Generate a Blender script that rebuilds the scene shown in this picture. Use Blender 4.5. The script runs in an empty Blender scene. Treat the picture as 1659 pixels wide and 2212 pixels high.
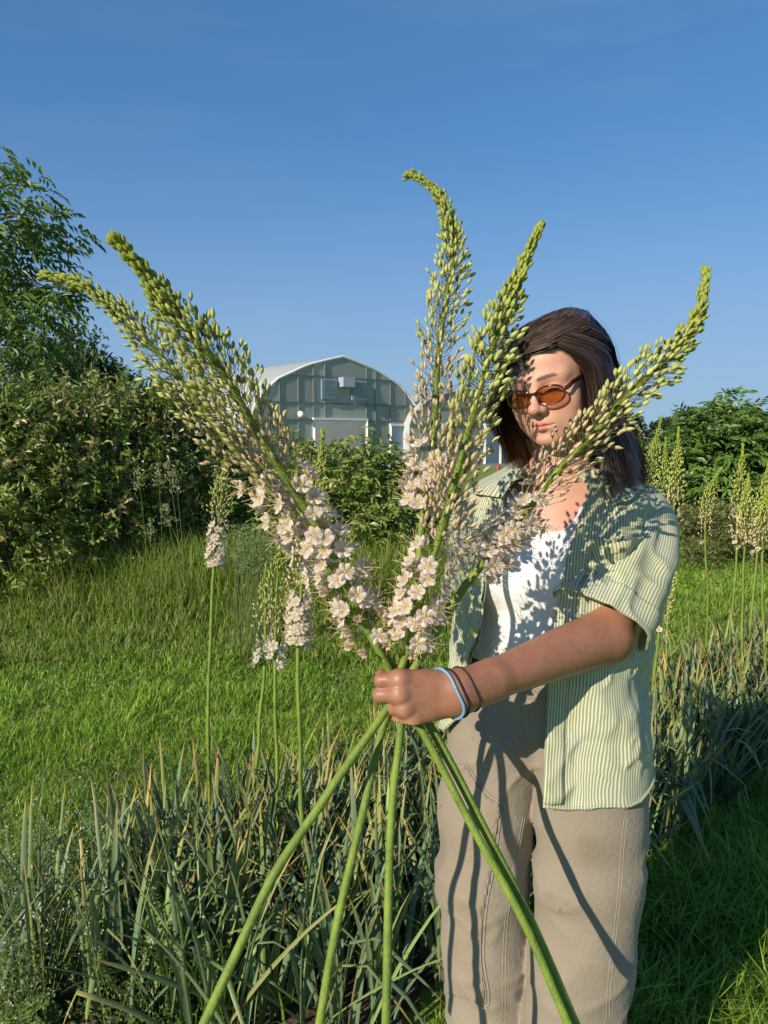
import bpy, math, random
import numpy as np
from mathutils import Matrix, Vector

# ------------------------------------------------------------------ camera, sky, sun
random.seed(7)
rng = np.random.default_rng(11)
SC = bpy.context.scene
COL = SC.collection
FPX, CX, CY = 1664.0, 829.5, 1106.0          # lens in pixels of a 1659 x 2212 frame
CAM_Z, PITCH = 1.41, math.radians(5.5)
CAM = np.array([0.0, 0.0, CAM_Z])
RGT = np.array([1.0, 0, 0])
FWD = np.array([0, math.cos(PITCH), -math.sin(PITCH)])
UPV = np.array([0, math.sin(PITCH), math.cos(PITCH)])

cam_d = bpy.data.cameras.new('camera')
cam_d.sensor_fit = 'HORIZONTAL'
cam_d.sensor_width = 36
cam_d.lens = 36 * FPX / 1659
cam_d.clip_start, cam_d.clip_end = 0.05, 2000
cam = bpy.data.objects.new('camera', cam_d)
COL.objects.link(cam)
cam.location = CAM
cam.rotation_euler = (math.pi / 2 - PITCH, 0, 0)
SC.camera = cam

SUN_TRAVEL = np.array([0.190, 0.212, -0.137])   # sunlight comes from behind the photographer's left
st = SUN_TRAVEL / np.linalg.norm(SUN_TRAVEL)
SUN_EL = math.asin(-st[2])
SUN_AZ = math.atan2(-st[0], -st[1])

world = bpy.data.worlds.new('World')
SC.world = world
world.use_nodes = True
wn, wl = world.node_tree.nodes, world.node_tree.links
wn.clear()
w_out = wn.new('ShaderNodeOutputWorld')
w_bg = wn.new('ShaderNodeBackground')
w_sky = wn.new('ShaderNodeTexSky')
w_sky.sky_type = 'NISHITA'
w_sky.sun_disc = False
w_sky.sun_elevation = SUN_EL
w_sky.sun_rotation = SUN_AZ
w_sky.altitude = 200
w_sky.air_density = 1.0
w_sky.dust_density = 0.05
w_sky.ozone_density = 4.0
w_bg.inputs['Strength'].default_value = 0.15
# thin high cloud veils near the horizon, all round the sky
w_tc = wn.new('ShaderNodeTexCoord')
w_map = wn.new('ShaderNodeMapping')
w_map.inputs['Scale'].default_value = (1.3, 1.3, 9.0)
w_noi = wn.new('ShaderNodeTexNoise')
w_noi.inputs['Scale'].default_value = 2.2
w_noi.inputs['Detail'].default_value = 5
w_noi.inputs['Roughness'].default_value = 0.55
w_rmp = wn.new('ShaderNodeMapRange')
w_rmp.inputs['From Min'].default_value = 0.5
w_rmp.inputs['From Max'].default_value = 0.8
w_rmp.inputs['To Max'].default_value = 0.10
w_mix = wn.new('ShaderNodeMixRGB')
w_mix.inputs['Color2'].default_value = (1.65, 2.25, 2.95, 1)
wl.new(w_tc.outputs['Generated'], w_map.inputs['Vector'])
wl.new(w_map.outputs['Vector'], w_noi.inputs['Vector'])
wl.new(w_noi.outputs['Fac'], w_rmp.inputs['Value'])
w_sep = wn.new('ShaderNodeSeparateXYZ')           # the pale haze that lies along the horizon all round
wl.new(w_tc.outputs['Generated'], w_sep.inputs['Vector'])
w_hz = wn.new('ShaderNodeMapRange')
w_hz.interpolation_type = 'SMOOTHSTEP'
w_hz.inputs['From Min'].default_value = -0.05
w_hz.inputs['From Max'].default_value = 0.38
w_hz.inputs['To Min'].default_value = 0.75
w_hz.inputs['To Max'].default_value = 0.0
wl.new(w_sep.outputs['Z'], w_hz.inputs['Value'])
w_add = wn.new('ShaderNodeMath')
w_add.operation = 'ADD'
w_add.use_clamp = True
wl.new(w_rmp.outputs['Result'], w_add.inputs[0])
wl.new(w_hz.outputs['Result'], w_add.inputs[1])
wl.new(w_add.outputs[0], w_mix.inputs['Fac'])
w_gam = wn.new('ShaderNodeGamma')               # a clear evening sky, softly graded from zenith to horizon
w_gam.inputs['Gamma'].default_value = 0.55
w_tnt = wn.new('ShaderNodeMixRGB')
w_tnt.blend_type = 'MULTIPLY'
w_tnt.inputs['Fac'].default_value = 1
w_tnt.inputs['Color2'].default_value = (0.39, 0.74, 1.14, 1)
wl.new(w_sky.outputs['Color'], w_gam.inputs['Color'])
wl.new(w_gam.outputs['Color'], w_tnt.inputs['Color1'])
wl.new(w_tnt.outputs['Color'], w_mix.inputs['Color1'])
wl.new(w_mix.outputs['Color'], w_bg.inputs['Color'])
wl.new(w_bg.outputs['Background'], w_out.inputs['Surface'])

sun_d = bpy.data.lights.new('sun', 'SUN')
sun_d.energy = 4.1
sun_d.angle = math.radians(0.53)
sun_d.color = (1.0, 0.88, 0.69)
sun = bpy.data.objects.new('sun', sun_d)
COL.objects.link(sun)
sun.rotation_euler = Vector(-st).to_track_quat('Z', 'Y').to_euler()
sun.location = (-6, -9, 6)

SC.view_settings.view_transform = 'Standard'
SC.view_settings.look = 'None'
SC.view_settings.exposure = 0.55
SC.view_settings.gamma = 1.0
SC.view_settings.use_curve_mapping = False
SC.render.engine = 'CYCLES'
SC.cycles.max_bounces = 6
SC.cycles.transparent_max_bounces = 8
SC.cycles.use_denoising = True

# ------------------------------------------------------------------ helpers
def P(px, py, d):
    """world point that lies d metres in front of the camera plane under pixel (px, py) of the 1659 x 2212 frame"""
    return CAM + RGT * ((px - CX) / FPX * d) + UPV * (-(py - CY) / FPX * d) + FWD * d

def proj(p):
    q = np.asarray(p, float) - CAM
    d = q @ FWD
    return CX + FPX * (q @ RGT) / d, CY - FPX * (q @ UPV) / d, d

def G(px, py, z=0.0):
    """world point on the level z under pixel (px, py)"""
    r = RGT * ((px - CX) / FPX) + UPV * (-(py - CY) / FPX) + FWD
    return CAM + r * ((z - CAM_Z) / r[2])

def nrm(v):
    v = np.asarray(v, float)
    return v / (np.linalg.norm(v, axis=-1, keepdims=True) + 1e-12)

def meshdata(name, V, F, mats=(), smooth=True, col=None, uv=None, midx=None):
    V = np.asarray(V, np.float32)
    if isinstance(F, np.ndarray):
        faces = [F]
    else:
        faces = [np.asarray(f) for f in F if len(f)]
    me = bpy.data.meshes.new(name)
    me.vertices.add(len(V))
    me.vertices.foreach_set('co', V.ravel())
    loops = np.concatenate([f.ravel() for f in faces]).astype(np.int32)
    cnt = np.concatenate([np.full(len(f), f.shape[1], np.int32) for f in faces])
    start = np.concatenate([[0], np.cumsum(cnt)[:-1]]).astype(np.int32)
    me.loops.add(len(loops))
    me.loops.foreach_set('vertex_index', loops)
    me.polygons.add(len(cnt))
    me.polygons.foreach_set('loop_start', start)
    me.polygons.foreach_set('loop_total', cnt)
    me.polygons.foreach_set('use_smooth', np.full(len(cnt), bool(smooth)))
    if midx is not None:
        me.polygons.foreach_set('material_index', np.asarray(midx, np.int32))
    if col is not None:
        c = np.ones((len(V), 4), np.float32)
        col = np.asarray(col, np.float32)
        c[:, :col.shape[1]] = col
        at = me.color_attributes.new('Col', 'FLOAT_COLOR', 'POINT')
        at.data.foreach_set('color', c.ravel())
    if uv is not None:
        l = me.uv_layers.new(name='UVMap')
        l.data.foreach_set('uv', np.asarray(uv, np.float32)[loops].ravel())
    me.update(calc_edges=True)
    me.validate()
    for m in (mats if isinstance(mats, (list, tuple)) else [mats]):
        me.materials.append(m)
    return me

def link(name, data, parent=None, M=None):
    o = bpy.data.objects.new(name, data)
    COL.objects.link(o)
    if parent is not None:
        o.parent = parent
        if M is None:
            o.location = -Vector(parent['base'])
    if M is not None:
        o.matrix_basis = M
    return o

def mk(name, V, F, mats=(), parent=None, **k):
    """one mesh object from world-space geometry"""
    return link(name, meshdata(name, V, F, mats, **k), parent)

def tag(o, label=None, cat=None, group=None, kind=None):
    for key, v in (('label', label), ('category', cat), ('group', group), ('kind', kind)):
        if v:
            o[key] = v
    return o

def thing(name, base, label, cat, group=None):
    o = bpy.data.objects.new(name, None)
    COL.objects.link(o)
    o.empty_display_size = 0.05
    o.location = Vector([float(x) for x in base])
    o['base'] = [float(x) for x in base]
    return tag(o, label, cat, group)

class Geo:
    """collects vertices and faces (tris / quads), with a colour per vertex and material per face"""
    def __init__(self):
        self.V, self.Q, self.T, self.C, self.U, self.n = [], [], [], [], [], 0
        self.mq, self.mt = [], []
    def add(self, V, Q=None, T=None, C=None, U=None, m=0):
        V = np.asarray(V, float).reshape(-1, 3)
        if Q is not None and len(Q):
            Q = np.asarray(Q); self.Q.append(Q + self.n); self.mq.append(np.full(len(Q), m))
        if T is not None and len(T):
            T = np.asarray(T); self.T.append(T + self.n); self.mt.append(np.full(len(T), m))
        self.V.append(V)
        if C is None:
            C = np.ones((len(V), 3))
        C = np.asarray(C, float)
        if C.ndim == 1:
            C = np.tile(C, (len(V), 1))
        self.C.append(C)
        self.U.append(np.zeros((len(V), 2)) if U is None else np.asarray(U, float))
        self.n += len(V)
        return self
    def arrays(self):
        F, mi = [], []
        if self.Q:
            F.append(np.concatenate(self.Q)); mi.append(np.concatenate(self.mq))
        if self.T:
            F.append(np.concatenate(self.T)); mi.append(np.concatenate(self.mt))
        return np.concatenate(self.V), F, np.concatenate(self.C), np.concatenate(self.U), np.concatenate(mi)
    def data(self, name, mats, smooth=True):
        V, F, C, U, mi = self.arrays()
        return meshdata(name, V, F, mats, smooth=smooth, col=C, uv=U, midx=mi)
    def build(self, name, mats, parent=None, smooth=True):
        return link(name, self.data(name, mats, smooth), parent)

def spline(pts, n):
    """Catmull-Rom through pts (k x m), n samples spread by chord length of the first three columns"""
    p = np.asarray(pts, float)
    if len(p) == 2:
        t = np.linspace(0, 1, n)[:, None]
        return p[0] * (1 - t) + p[1] * t
    seg = np.linalg.norm(np.diff(p[:, :3], axis=0), axis=1)
    T = np.concatenate([[0], np.cumsum(np.maximum(seg, 1e-9))])
    m = np.zeros_like(p)
    m[1:-1] = (p[2:] - p[:-2]) / (T[2:] - T[:-2])[:, None]
    m[0] = (p[1] - p[0]) / (T[1] - T[0])
    m[-1] = (p[-1] - p[-2]) / (T[-1] - T[-2])
    s = np.linspace(0, T[-1], n)
    i = np.clip(np.searchsorted(T, s, side='right') - 1, 0, len(p) - 2)
    h = (T[i + 1] - T[i])[:, None]
    u = ((s - T[i])[:, None]) / h
    return ((2 * u**3 - 3 * u**2 + 1) * p[i] + (u**3 - 2 * u**2 + u) * h * m[i]
            + (-2 * u**3 + 3 * u**2) * p[i + 1] + (u**3 - u**2) * h * m[i + 1])

def frames(pts):
    """parallel-transport frame (tangent, normal, binormal) along a polyline"""
    t = nrm(np.gradient(pts, axis=0))
    n = np.zeros_like(t)
    a = np.array([0, 0, 1.0]) if abs(t[0][2]) < 0.9 else np.array([1.0, 0, 0])
    n[0] = nrm(np.cross(t[0], a))
    for i in range(1, len(t)):
        v = n[i - 1] - t[i] * (n[i - 1] @ t[i])
        n[i] = nrm(v)
    return t, n, np.cross(t, n)

def tube_geo(pts, r, k=8, caps=True, flat=None):
    """vertices / quads / tris of a tube along pts with radius r (scalar or array); flat = (rn, rb) factors"""
    pts = np.asarray(pts, float)
    t, n, b = frames(pts)
    r = np.broadcast_to(np.asarray(r, float), (len(pts),))
    a = np.linspace(0, 2 * math.pi, k, endpoint=False)
    fn, fb = flat or (1, 1)
    V = pts[:, None] + r[:, None, None] * (np.cos(a)[None, :, None] * n[:, None] * fn + np.sin(a)[None, :, None] * b[:, None] * fb)
    m = len(pts)
    i, j = np.meshgrid(np.arange(m - 1), np.arange(k), indexing='ij')
    Q = np.stack([i * k + j, i * k + (j + 1) % k, (i + 1) * k + (j + 1) % k, (i + 1) * k + j], -1).reshape(-1, 4)
    V = V.reshape(-1, 3)
    T = np.zeros((0, 3), int)
    if caps:
        V = np.concatenate([V, pts[:1], pts[-1:]])
        c0, c1 = m * k, m * k + 1
        j = np.arange(k)
        T = np.concatenate([np.stack([np.full(k, c0), (j + 1) % k, j], -1),
                            np.stack([np.full(k, c1), (m - 1) * k + j, (m - 1) * k + (j + 1) % k], -1)])
    return V, Q, T

def grid_faces(m, n, closed=False):
    i, j = np.meshgrid(np.arange(m - 1), np.arange(n if closed else n - 1), indexing='ij')
    return np.stack([i * n + j, i * n + (j + 1) % n, (i + 1) * n + (j + 1) % n, (i + 1) * n + j], -1).reshape(-1, 4)

def box_geo(lo, hi):
    lo, hi = np.asarray(lo, float), np.asarray(hi, float)
    V = np.array([[x, y, z] for x in (lo[0], hi[0]) for y in (lo[1], hi[1]) for z in (lo[2], hi[2])])
    Q = np.array([[0, 1, 3, 2], [4, 6, 7, 5], [0, 4, 5, 1], [2, 3, 7, 6], [0, 2, 6, 4], [1, 5, 7, 3]])
    return V, Q

def bar_geo(a, b, w, h=None, up=(0, 0, 1)):
    """a box bar from a to b"""
    a, b = np.asarray(a, float), np.asarray(b, float)
    h = w if h is None else h
    t = nrm(b - a)
    u = np.asarray(up, float)
    if abs(t @ u) > 0.95:
        u = np.array([0, 1.0, 0])
    s = nrm(np.cross(t, u)); u = np.cross(s, t)
    V = np.array([p + s * sx * w / 2 + u * sz * h / 2 for p in (a, b) for sx in (-1, 1) for sz in (-1, 1)])
    Q = np.array([[0, 1, 3, 2], [4, 6, 7, 5], [0, 4, 5, 1], [2, 3, 7, 6], [0, 2, 6, 4], [1, 5, 7, 3]])
    return V, Q

def vnoise(p, seed=0):
    """cheap smooth 3-D value noise in about -1..1"""
    p = np.asarray(p, float)
    i = np.floor(p).astype(np.int64); f = p - i
    f = f * f * (3 - 2 * f)
    def h(a, b, c):
        n = (a * 374761393 + b * 668265263 + c * 1274126177 + seed * 974711) & 0x7fffffff
        n = ((n ^ (n >> 13)) * 1103515245 + 12345) & 0x7fffffff
        n = (n ^ (n >> 16)) & 0xffff
        return n / 32767.5 - 1
    r = 0
    for dx in (0, 1):
        wx = f[..., 0] if dx else 1 - f[..., 0]
        for dy in (0, 1):
            wy = f[..., 1] if dy else 1 - f[..., 1]
            for dz in (0, 1):
                wz = f[..., 2] if dz else 1 - f[..., 2]
                r = r + wx * wy * wz * h(i[..., 0] + dx, i[..., 1] + dy, i[..., 2] + dz)
    return r

def sstep(a, b, x):
    t = np.clip((np.asarray(x, float) - a) / (b - a), 0, 1)
    return t * t * (3 - 2 * t)

# ---- materials
def pm(name, base, rough=0.6, var=None, bump=None, attr=False, objc=False, transl=0.0, sss=0.0, spec=0.4,
       metal=0.0, alpha=None, coat=0.0, sheen=0.0, attr_mul=True, rand=0.0):
    """principled material; var = (scale, amount, second colour) noise blend, bump = (scale, strength)"""
    m = bpy.data.materials.new(name)
    m.use_nodes = True
    N, L = m.node_tree.nodes, m.node_tree.links
    b = N['Principled BSDF']
    out = N['Material Output']
    b.inputs['Roughness'].default_value = rough
    b.inputs['Metallic'].default_value = metal
    b.inputs['Specular IOR Level'].default_value = spec
    b.inputs['Coat Weight'].default_value = coat
    b.inputs['Sheen Weight'].default_value = sheen
    c = N.new('ShaderNodeRGB'); c.outputs[0].default_value = (*base, 1)
    cur = c.outputs[0]
    tc = N.new('ShaderNodeTexCoord')
    if var:
        n = N.new('ShaderNodeTexNoise'); n.inputs['Scale'].default_value = var[0]; n.inputs['Detail'].default_value = 4
        L.new(tc.outputs['Object'], n.inputs['Vector'])
        r = N.new('ShaderNodeMapRange')
        r.inputs['From Min'].default_value = 0.35; r.inputs['From Max'].default_value = 0.65
        r.inputs['To Max'].default_value = var[1]
        L.new(n.outputs['Fac'], r.inputs['Value'])
        x = N.new('ShaderNodeMixRGB'); x.inputs['Color2'].default_value = (*var[2], 1)
        L.new(r.outputs['Result'], x.inputs['Fac']); L.new(cur, x.inputs['Color1'])
        cur = x.outputs[0]
    if attr:
        a = N.new('ShaderNodeVertexColor'); a.layer_name = 'Col'
        if attr_mul:
            x = N.new('ShaderNodeMixRGB'); x.blend_type = 'MULTIPLY'; x.inputs['Fac'].default_value = 1
            L.new(cur, x.inputs['Color1']); L.new(a.outputs['Color'], x.inputs['Color2'])
            cur = x.outputs[0]
        else:
            cur = a.outputs['Color']
    if objc:
        o = N.new('ShaderNodeObjectInfo')
        x = N.new('ShaderNodeMixRGB'); x.blend_type = 'MULTIPLY'; x.inputs['Fac'].default_value = 1
        L.new(cur, x.inputs['Color1']); L.new(o.outputs['Color'], x.inputs['Color2'])
        cur = x.outputs[0]
    if rand:
        o = N.new('ShaderNodeObjectInfo')
        h = N.new('ShaderNodeHueSaturation')
        r = N.new('ShaderNodeMapRange'); r.inputs['To Min'].default_value = 1 - rand; r.inputs['To Max'].default_value = 1 + rand
        L.new(o.outputs['Random'], r.inputs['Value']); L.new(r.outputs['Result'], h.inputs['Value'])
        L.new(cur, h.inputs['Color']); cur = h.outputs[0]
    L.new(cur, b.inputs['Base Color'])
    if sss:
        b.inputs['Subsurface Weight'].default_value = sss
        b.inputs['Subsurface Radius'].default_value = (1.0, 0.35, 0.2)
        b.inputs['Subsurface Scale'].default_value = 0.006
    if bump:
        n = N.new('ShaderNodeTexNoise'); n.inputs['Scale'].default_value = bump[0]; n.inputs['Detail'].default_value = 5
        L.new(tc.outputs['Object'], n.inputs['Vector'])
        bp = N.new('ShaderNodeBump'); bp.inputs['Strength'].default_value = bump[1]
        bp.inputs['Distance'].default_value = bump[2] if len(bump) > 2 else 0.01
        L.new(n.outputs['Fac'], bp.inputs['Height']); L.new(bp.outputs['Normal'], b.inputs['Normal'])
    if alpha is not None:
        b.inputs['Alpha'].default_value = alpha
    if transl:
        t = N.new('ShaderNodeBsdfTranslucent')
        L.new(cur, t.inputs['Color'])
        x = N.new('ShaderNodeMixShader'); x.inputs['Fac'].default_value = transl
        L.new(b.outputs[0], x.inputs[1]); L.new(t.outputs[0], x.inputs[2])
        L.new(x.outputs[0], out.inputs['Surface'])
    m['cur'] = ''
    return m

# ---- signed distance modelling: smooth unions of tapered limbs and ellipsoids, meshed by surface nets
def smin(a, b, k):
    h = np.clip(0.5 + 0.5 * (b - a) / k, 0, 1)
    return b + (a - b) * h - k * h * (1 - h)

def smax(a, b, k):
    return -smin(-a, -b, k)

def s_cone(p, a, b, ra, rb):
    a, b = np.asarray(a, float), np.asarray(b, float)
    d = b - a
    q = p - a
    t = np.clip((q @ d) / (d @ d), 0, 1)
    return np.linalg.norm(q - t[:, None] * d, axis=1) - (ra + (rb - ra) * t)

def s_ell(p, c, r, R=None):
    q = p - np.asarray(c, float)
    if R is not None:
        q = q @ R
    r = np.asarray(r, float)
    k0 = np.linalg.norm(q / r, axis=1)
    k1 = np.linalg.norm(q / (r * r), axis=1)
    return k0 * (k0 - 1) / (k1 + 1e-9)

def sdf_mesh(f, lo, hi, h, B=12, margin=1.4):
    lo, hi = np.asarray(lo, float), np.asarray(hi, float)
    nb = np.ceil((hi - lo) / (h * B)).astype(int)
    N = nb * B + 2
    bi = np.stack(np.meshgrid(*[np.arange(x) for x in nb], indexing='ij'), -1).reshape(-1, 3)
    cen = lo + (bi + 0.5) * B * h
    d = f(cen)
    bi = bi[np.abs(d) < margin * B * h * 0.87]
    g = np.stack(np.meshgrid(*[np.arange(B + 1)] * 3, indexing='ij'), -1).reshape(-1, 3)
    VI, VP, QI = [], [], []
    gid = lambda c: ((c[..., 0] + 1) * (N[1] + 2) + c[..., 1] + 1) * (N[2] + 2) + c[..., 2] + 1
    cor = np.stack(np.meshgrid([0, 1], [0, 1], [0, 1], indexing='ij'), -1).reshape(-1, 3)
    edges = [(i, j) for i in range(8) for j in range(8) if i < j and np.abs(cor[i] - cor[j]).sum() == 1]
    for s in range(0, len(bi), 64):
        bb = bi[s:s + 64]
        gi = bb[:, None] * B + g[None]
        val = f((lo + gi.reshape(-1, 3) * h)).reshape(len(bb), B + 1, B + 1, B + 1)
        ins = val < 0
        cv = np.stack([val[:, a:a + B, b:b + B, c:c + B] for a, b, c in cor], -1)
        ci = cv < 0
        act = ci.any(-1) & ~ci.all(-1)
        w = np.argwhere(act)
        if not len(w):
            continue
        v = cv[act]
        acc = np.zeros((len(w), 3)); cnt = np.zeros(len(w))
        for i, j in edges:
            x = (v[:, i] < 0) != (v[:, j] < 0)
            t = v[:, i] / (v[:, i] - v[:, j] + 1e-20)
            pt = cor[i] + (cor[j] - cor[i]) * np.clip(t, 0, 1)[:, None]
            acc[x] += pt[x]; cnt[x] += 1
        cell = bb[w[:, 0]] * B + w[:, 1:]
        VI.append(gid(cell)); VP.append(lo + (cell + acc / cnt[:, None]) * h)
        for ax in range(3):
            o = [0, 0, 0]; o[ax] = 1
            a0 = ins[:, :B, :B, :B]
            a1 = ins[:, o[0]:o[0] + B, o[1]:o[1] + B, o[2]:o[2] + B]
            e = np.argwhere(a0 != a1)
            if not len(e):
                continue
            c = bb[e[:, 0]] * B + e[:, 1:]
            u, w2 = [(1, 2), (2, 0), (0, 1)][ax]
            eu = np.zeros(3, int); eu[u] = 1
            ew = np.zeros(3, int); ew[w2] = 1
            q = np.stack([gid(c - eu - ew), gid(c - ew), gid(c), gid(c - eu)], -1)
            flip = ~a0[tuple(e.T)]
            q[flip] = q[flip][:, ::-1]
            QI.append(q)
    VI, VP, QI = np.concatenate(VI), np.concatenate(VP), np.concatenate(QI)
    VI, k = np.unique(VI, return_index=True)
    VP = VP[k]
    ix = np.searchsorted(VI, QI)
    ok = (ix < len(VI)).all(1)
    ix = np.clip(ix, 0, len(VI) - 1)
    ok &= (VI[ix] == QI).all(1)
    return VP, ix[ok]

def grad(f, p, e=0.0008):
    g = np.stack([f(p + np.eye(3)[i] * e) - f(p - np.eye(3)[i] * e) for i in range(3)], -1)
    return nrm(g)

def onto(f, p, off=0.0, it=4):
    p = np.array(p, float)
    for _ in range(it):
        p = p - grad(f, p) * (f(p) - off)[:, None]
    return p

def rotz(a):
    c, s = math.cos(a), math.sin(a)
    return np.array([[c, -s, 0], [s, c, 0], [0, 0, 1.0]])
def rotx(a):
    c, s = math.cos(a), math.sin(a)
    return np.array([[1.0, 0, 0], [0, c, -s], [0, s, c]])
def roty(a):
    c, s = math.cos(a), math.sin(a)
    return np.array([[c, 0, s], [0, 1.0, 0], [-s, 0, c]])
# ------------------------------------------------------------------ ground, lawn and bed
M_GROUND = pm('grassy_earth', (0.150, 0.225, 0.032), 0.95, var=(1.7, 0.8, (0.205, 0.285, 0.045)), bump=(9, 0.6, 0.05))
M_SOIL = pm('bed_soil', (0.060, 0.043, 0.028), 0.95, var=(14, 0.8, (0.105, 0.078, 0.050)), bump=(40, 0.9, 0.03))
gx = np.concatenate([-np.geomspace(600, 0.5, 40), np.geomspace(0.5, 600, 40)])
gy = np.concatenate([[-200, -60, -20, -6], np.geomspace(0.2, 900, 90)])
GX, GY = np.meshgrid(gx, gy)
GZ = 0.0 * GX
ground = mk('ground', np.stack([GX, GY, GZ], -1).reshape(-1, 3), grid_faces(len(gy), len(gx)), M_GROUND)
tag(ground, 'grassy field stretching away behind the person', kind='structure')

BED = np.array([G(70, 1870, .45), G(150, 1790, .45), G(330, 1650, .45), G(560, 1570, .48), G(820, 1510, .48), G(940, 1478, .48), G(1400, 1350, .5),
                G(1659, 1300, .5), G(2050, 1240, .5), G(2100, 1620), G(1659, 1700), G(1500, 1800), G(1400, 1900), G(1250, 1960), G(1100, 2010), G(960, 2130), G(900, 2290),
                G(250, 2290), G(130, 2160), G(40, 2040)])[:, :2]
def in_poly(x, y, poly):
    r = np.zeros(np.shape(x), bool)
    n = len(poly)
    for i in range(n):
        x0, y0 = poly[i]; x1, y1 = poly[(i + 1) % n]
        r ^= ((y0 > y) != (y1 > y)) & (x < (x1 - x0) * (y - y0) / (y1 - y0 + 1e-12) + x0)
    return r
# soil sheet under the bed with a broken edge, a little above the field
sx, sy = np.meshgrid(np.linspace(-1.6, 5.2, 150), np.linspace(1.2, 6.4, 120))
sz = 0.004 + 0.012 * (1 + vnoise(np.stack([sx * 6, sy * 6, sx * 0], -1), 3)) + 0.006 * (1 + vnoise(np.stack([sx * 22, sy * 22, sx * 0], -1), 4))
wob = 0.10 * vnoise(np.stack([sx * 3, sy * 3, sx * 0 + 4], -1), 6)
ms = in_poly(sx + wob, sy + wob, BED * 1.0) | ((sx < -0.5) & (sx > -1.15 + wob) & (sy < 1.95 + wob) & (sy > 1.25))
Fs = grid_faces(120, 150)
Fs = Fs[ms.ravel()[Fs].all(1)]
soil = mk('soil_bed', np.stack([sx, sy, sz], -1).reshape(-1, 3), Fs, M_SOIL)
tag(soil, 'bare brown soil of the flower bed', kind='structure')

# ---- grass blades
M_GRASS = pm('grass_blade', (1, 1, 1), 0.5, attr=True, transl=0.48, spec=0.35)
def blades(x, y, h, w, lean, R, z0=0.0, palette=None, droop=0.35, az=None):
    """one mesh of curved blades: two quads-worth of strip per blade"""
    n = len(x)
    az = R.random(n) * 2 * math.pi if az is None else az
    ln = lean * (0.3 + R.random(n)) * h
    dx, dy = np.cos(az), np.sin(az)
    fx, fy = -dy, dx
    tw = R.normal(0, 0.5, n)
    wx, wy = fx * np.cos(tw) + dx * np.sin(tw), fy * np.cos(tw) + dy * np.sin(tw)
    b = np.stack([x, y, np.full(n, z0)], -1)
    ws = np.stack([wx, wy, np.zeros(n)], -1) * (w / 2)[:, None]
    mid = b + np.stack([dx * ln * 0.4, dy * ln * 0.4, h * 0.58], -1)
    tip = b + np.stack([dx * ln, dy * ln, h * (1 - droop * (ln / (h + 1e-6)) ** 2).clip(0.35, 1)], -1)
    V = np.stack([b - ws, b + ws, mid - ws * 0.85, mid + ws * 0.85, tip], 1)
    i = np.arange(n)[:, None] * 5
    Q = i + np.array([[0, 1, 3, 2]]); T = i + np.array([[2, 3, 4]])
    pal = np.array(palette)
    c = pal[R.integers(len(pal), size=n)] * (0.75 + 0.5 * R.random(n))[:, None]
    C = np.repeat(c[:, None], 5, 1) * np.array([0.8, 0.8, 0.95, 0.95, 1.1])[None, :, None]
    return V.reshape(-1, 3), Q, T, C.reshape(-1, 3)
GREEN = [(0.255, 0.420, 0.040), (0.305, 0.460, 0.048), (0.205, 0.370, 0.036), (0.375, 0.480, 0.080), (0.165, 0.315, 0.032)]
DRYG = GREEN + GREEN + [(0.30, 0.30, 0.10)]
R = np.random.default_rng(21)
g = Geo()
N0 = 235000
dd = (R.random(N0) * (16 ** 0.45 - 1.55 ** 0.45) + 1.55 ** 0.45) ** (1 / 0.45)
xx_ = (R.random(N0) * 2 - 1) * np.where(R.random(N0) < 0.85, 0.58, 0.95) * (dd + 0.2)
wobx = 0.07 * vnoise(np.stack([xx_ * 5, dd * 5, dd * 0], -1), 9)
ok = ~in_poly(xx_ + wobx, dd + wobx, BED) & ~((xx_ < -0.30) & (xx_ > -1.02) & (dd < 1.92))
ok &= (np.hypot(xx_ - 0.30, dd - 1.47) > 0.10)
xx_, dd = xx_[ok], dd[ok]
clumpy = vnoise(np.stack([xx_ * 4, dd * 4, dd * 0], -1), 14)
clump2 = vnoise(np.stack([xx_ * 1.1, dd * 1.1, dd * 0], -1), 15)
hh = (0.058 + 0.028 * clumpy + 0.020 * clump2) * (0.6 + 0.8 * R.random(len(dd)))
near_r = (xx_ > 0.35) & (dd < 3.0)
hh = np.where(near_r, hh * 1.55 + 0.03, hh)
tall = sstep(5.4, 6.6, dd + 0.4 * clump2) * (xx_ < 0.3)
hh = hh * (1 + 2.2 * tall * R.random(len(dd)))
ww = (0.0032 + 0.0026 * R.random(len(dd))) * np.maximum(1, (dd / 2.6) ** 0.85)
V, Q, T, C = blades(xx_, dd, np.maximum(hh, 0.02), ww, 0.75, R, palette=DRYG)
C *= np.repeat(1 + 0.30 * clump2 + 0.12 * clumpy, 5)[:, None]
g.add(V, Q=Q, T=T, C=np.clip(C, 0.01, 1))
# clover-like small leaves and dry straw among the blades
n = 30000
i_ = R.integers(len(xx_), size=n)
wx_, wy_ = xx_[i_] + R.normal(0, 0.02, n), dd[i_] + R.normal(0, 0.02, n)
sel = vnoise(np.stack([wx_ * 2.3, wy_ * 2.3, wx_ * 0], -1), 18) > 0.05
wx_, wy_ = wx_[sel], wy_[sel]
n = len(wx_)
c_ = np.stack([wx_, wy_, R.uniform(0.03, 0.085, n)], -1)
dv = nrm(np.stack([R.normal(size=n), R.normal(size=n), R.uniform(-0.1, 0.7, n)], -1))
sv = nrm(np.cross(dv, [0, 0, 1.0] + 0.4 * R.normal(size=(n, 3))))
L_s = (0.012 + 0.014 * R.random(n)) * np.maximum(1, (wy_ / 3) ** 0.8)
W_s = L_s * 0.55
Vc = np.stack([c_, c_ + dv * (L_s * .5)[:, None] + sv * (W_s / 2)[:, None], c_ + dv * L_s[:, None], c_ + dv * (L_s * .5)[:, None] - sv * (W_s / 2)[:, None]], 1).reshape(-1, 3)
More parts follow.
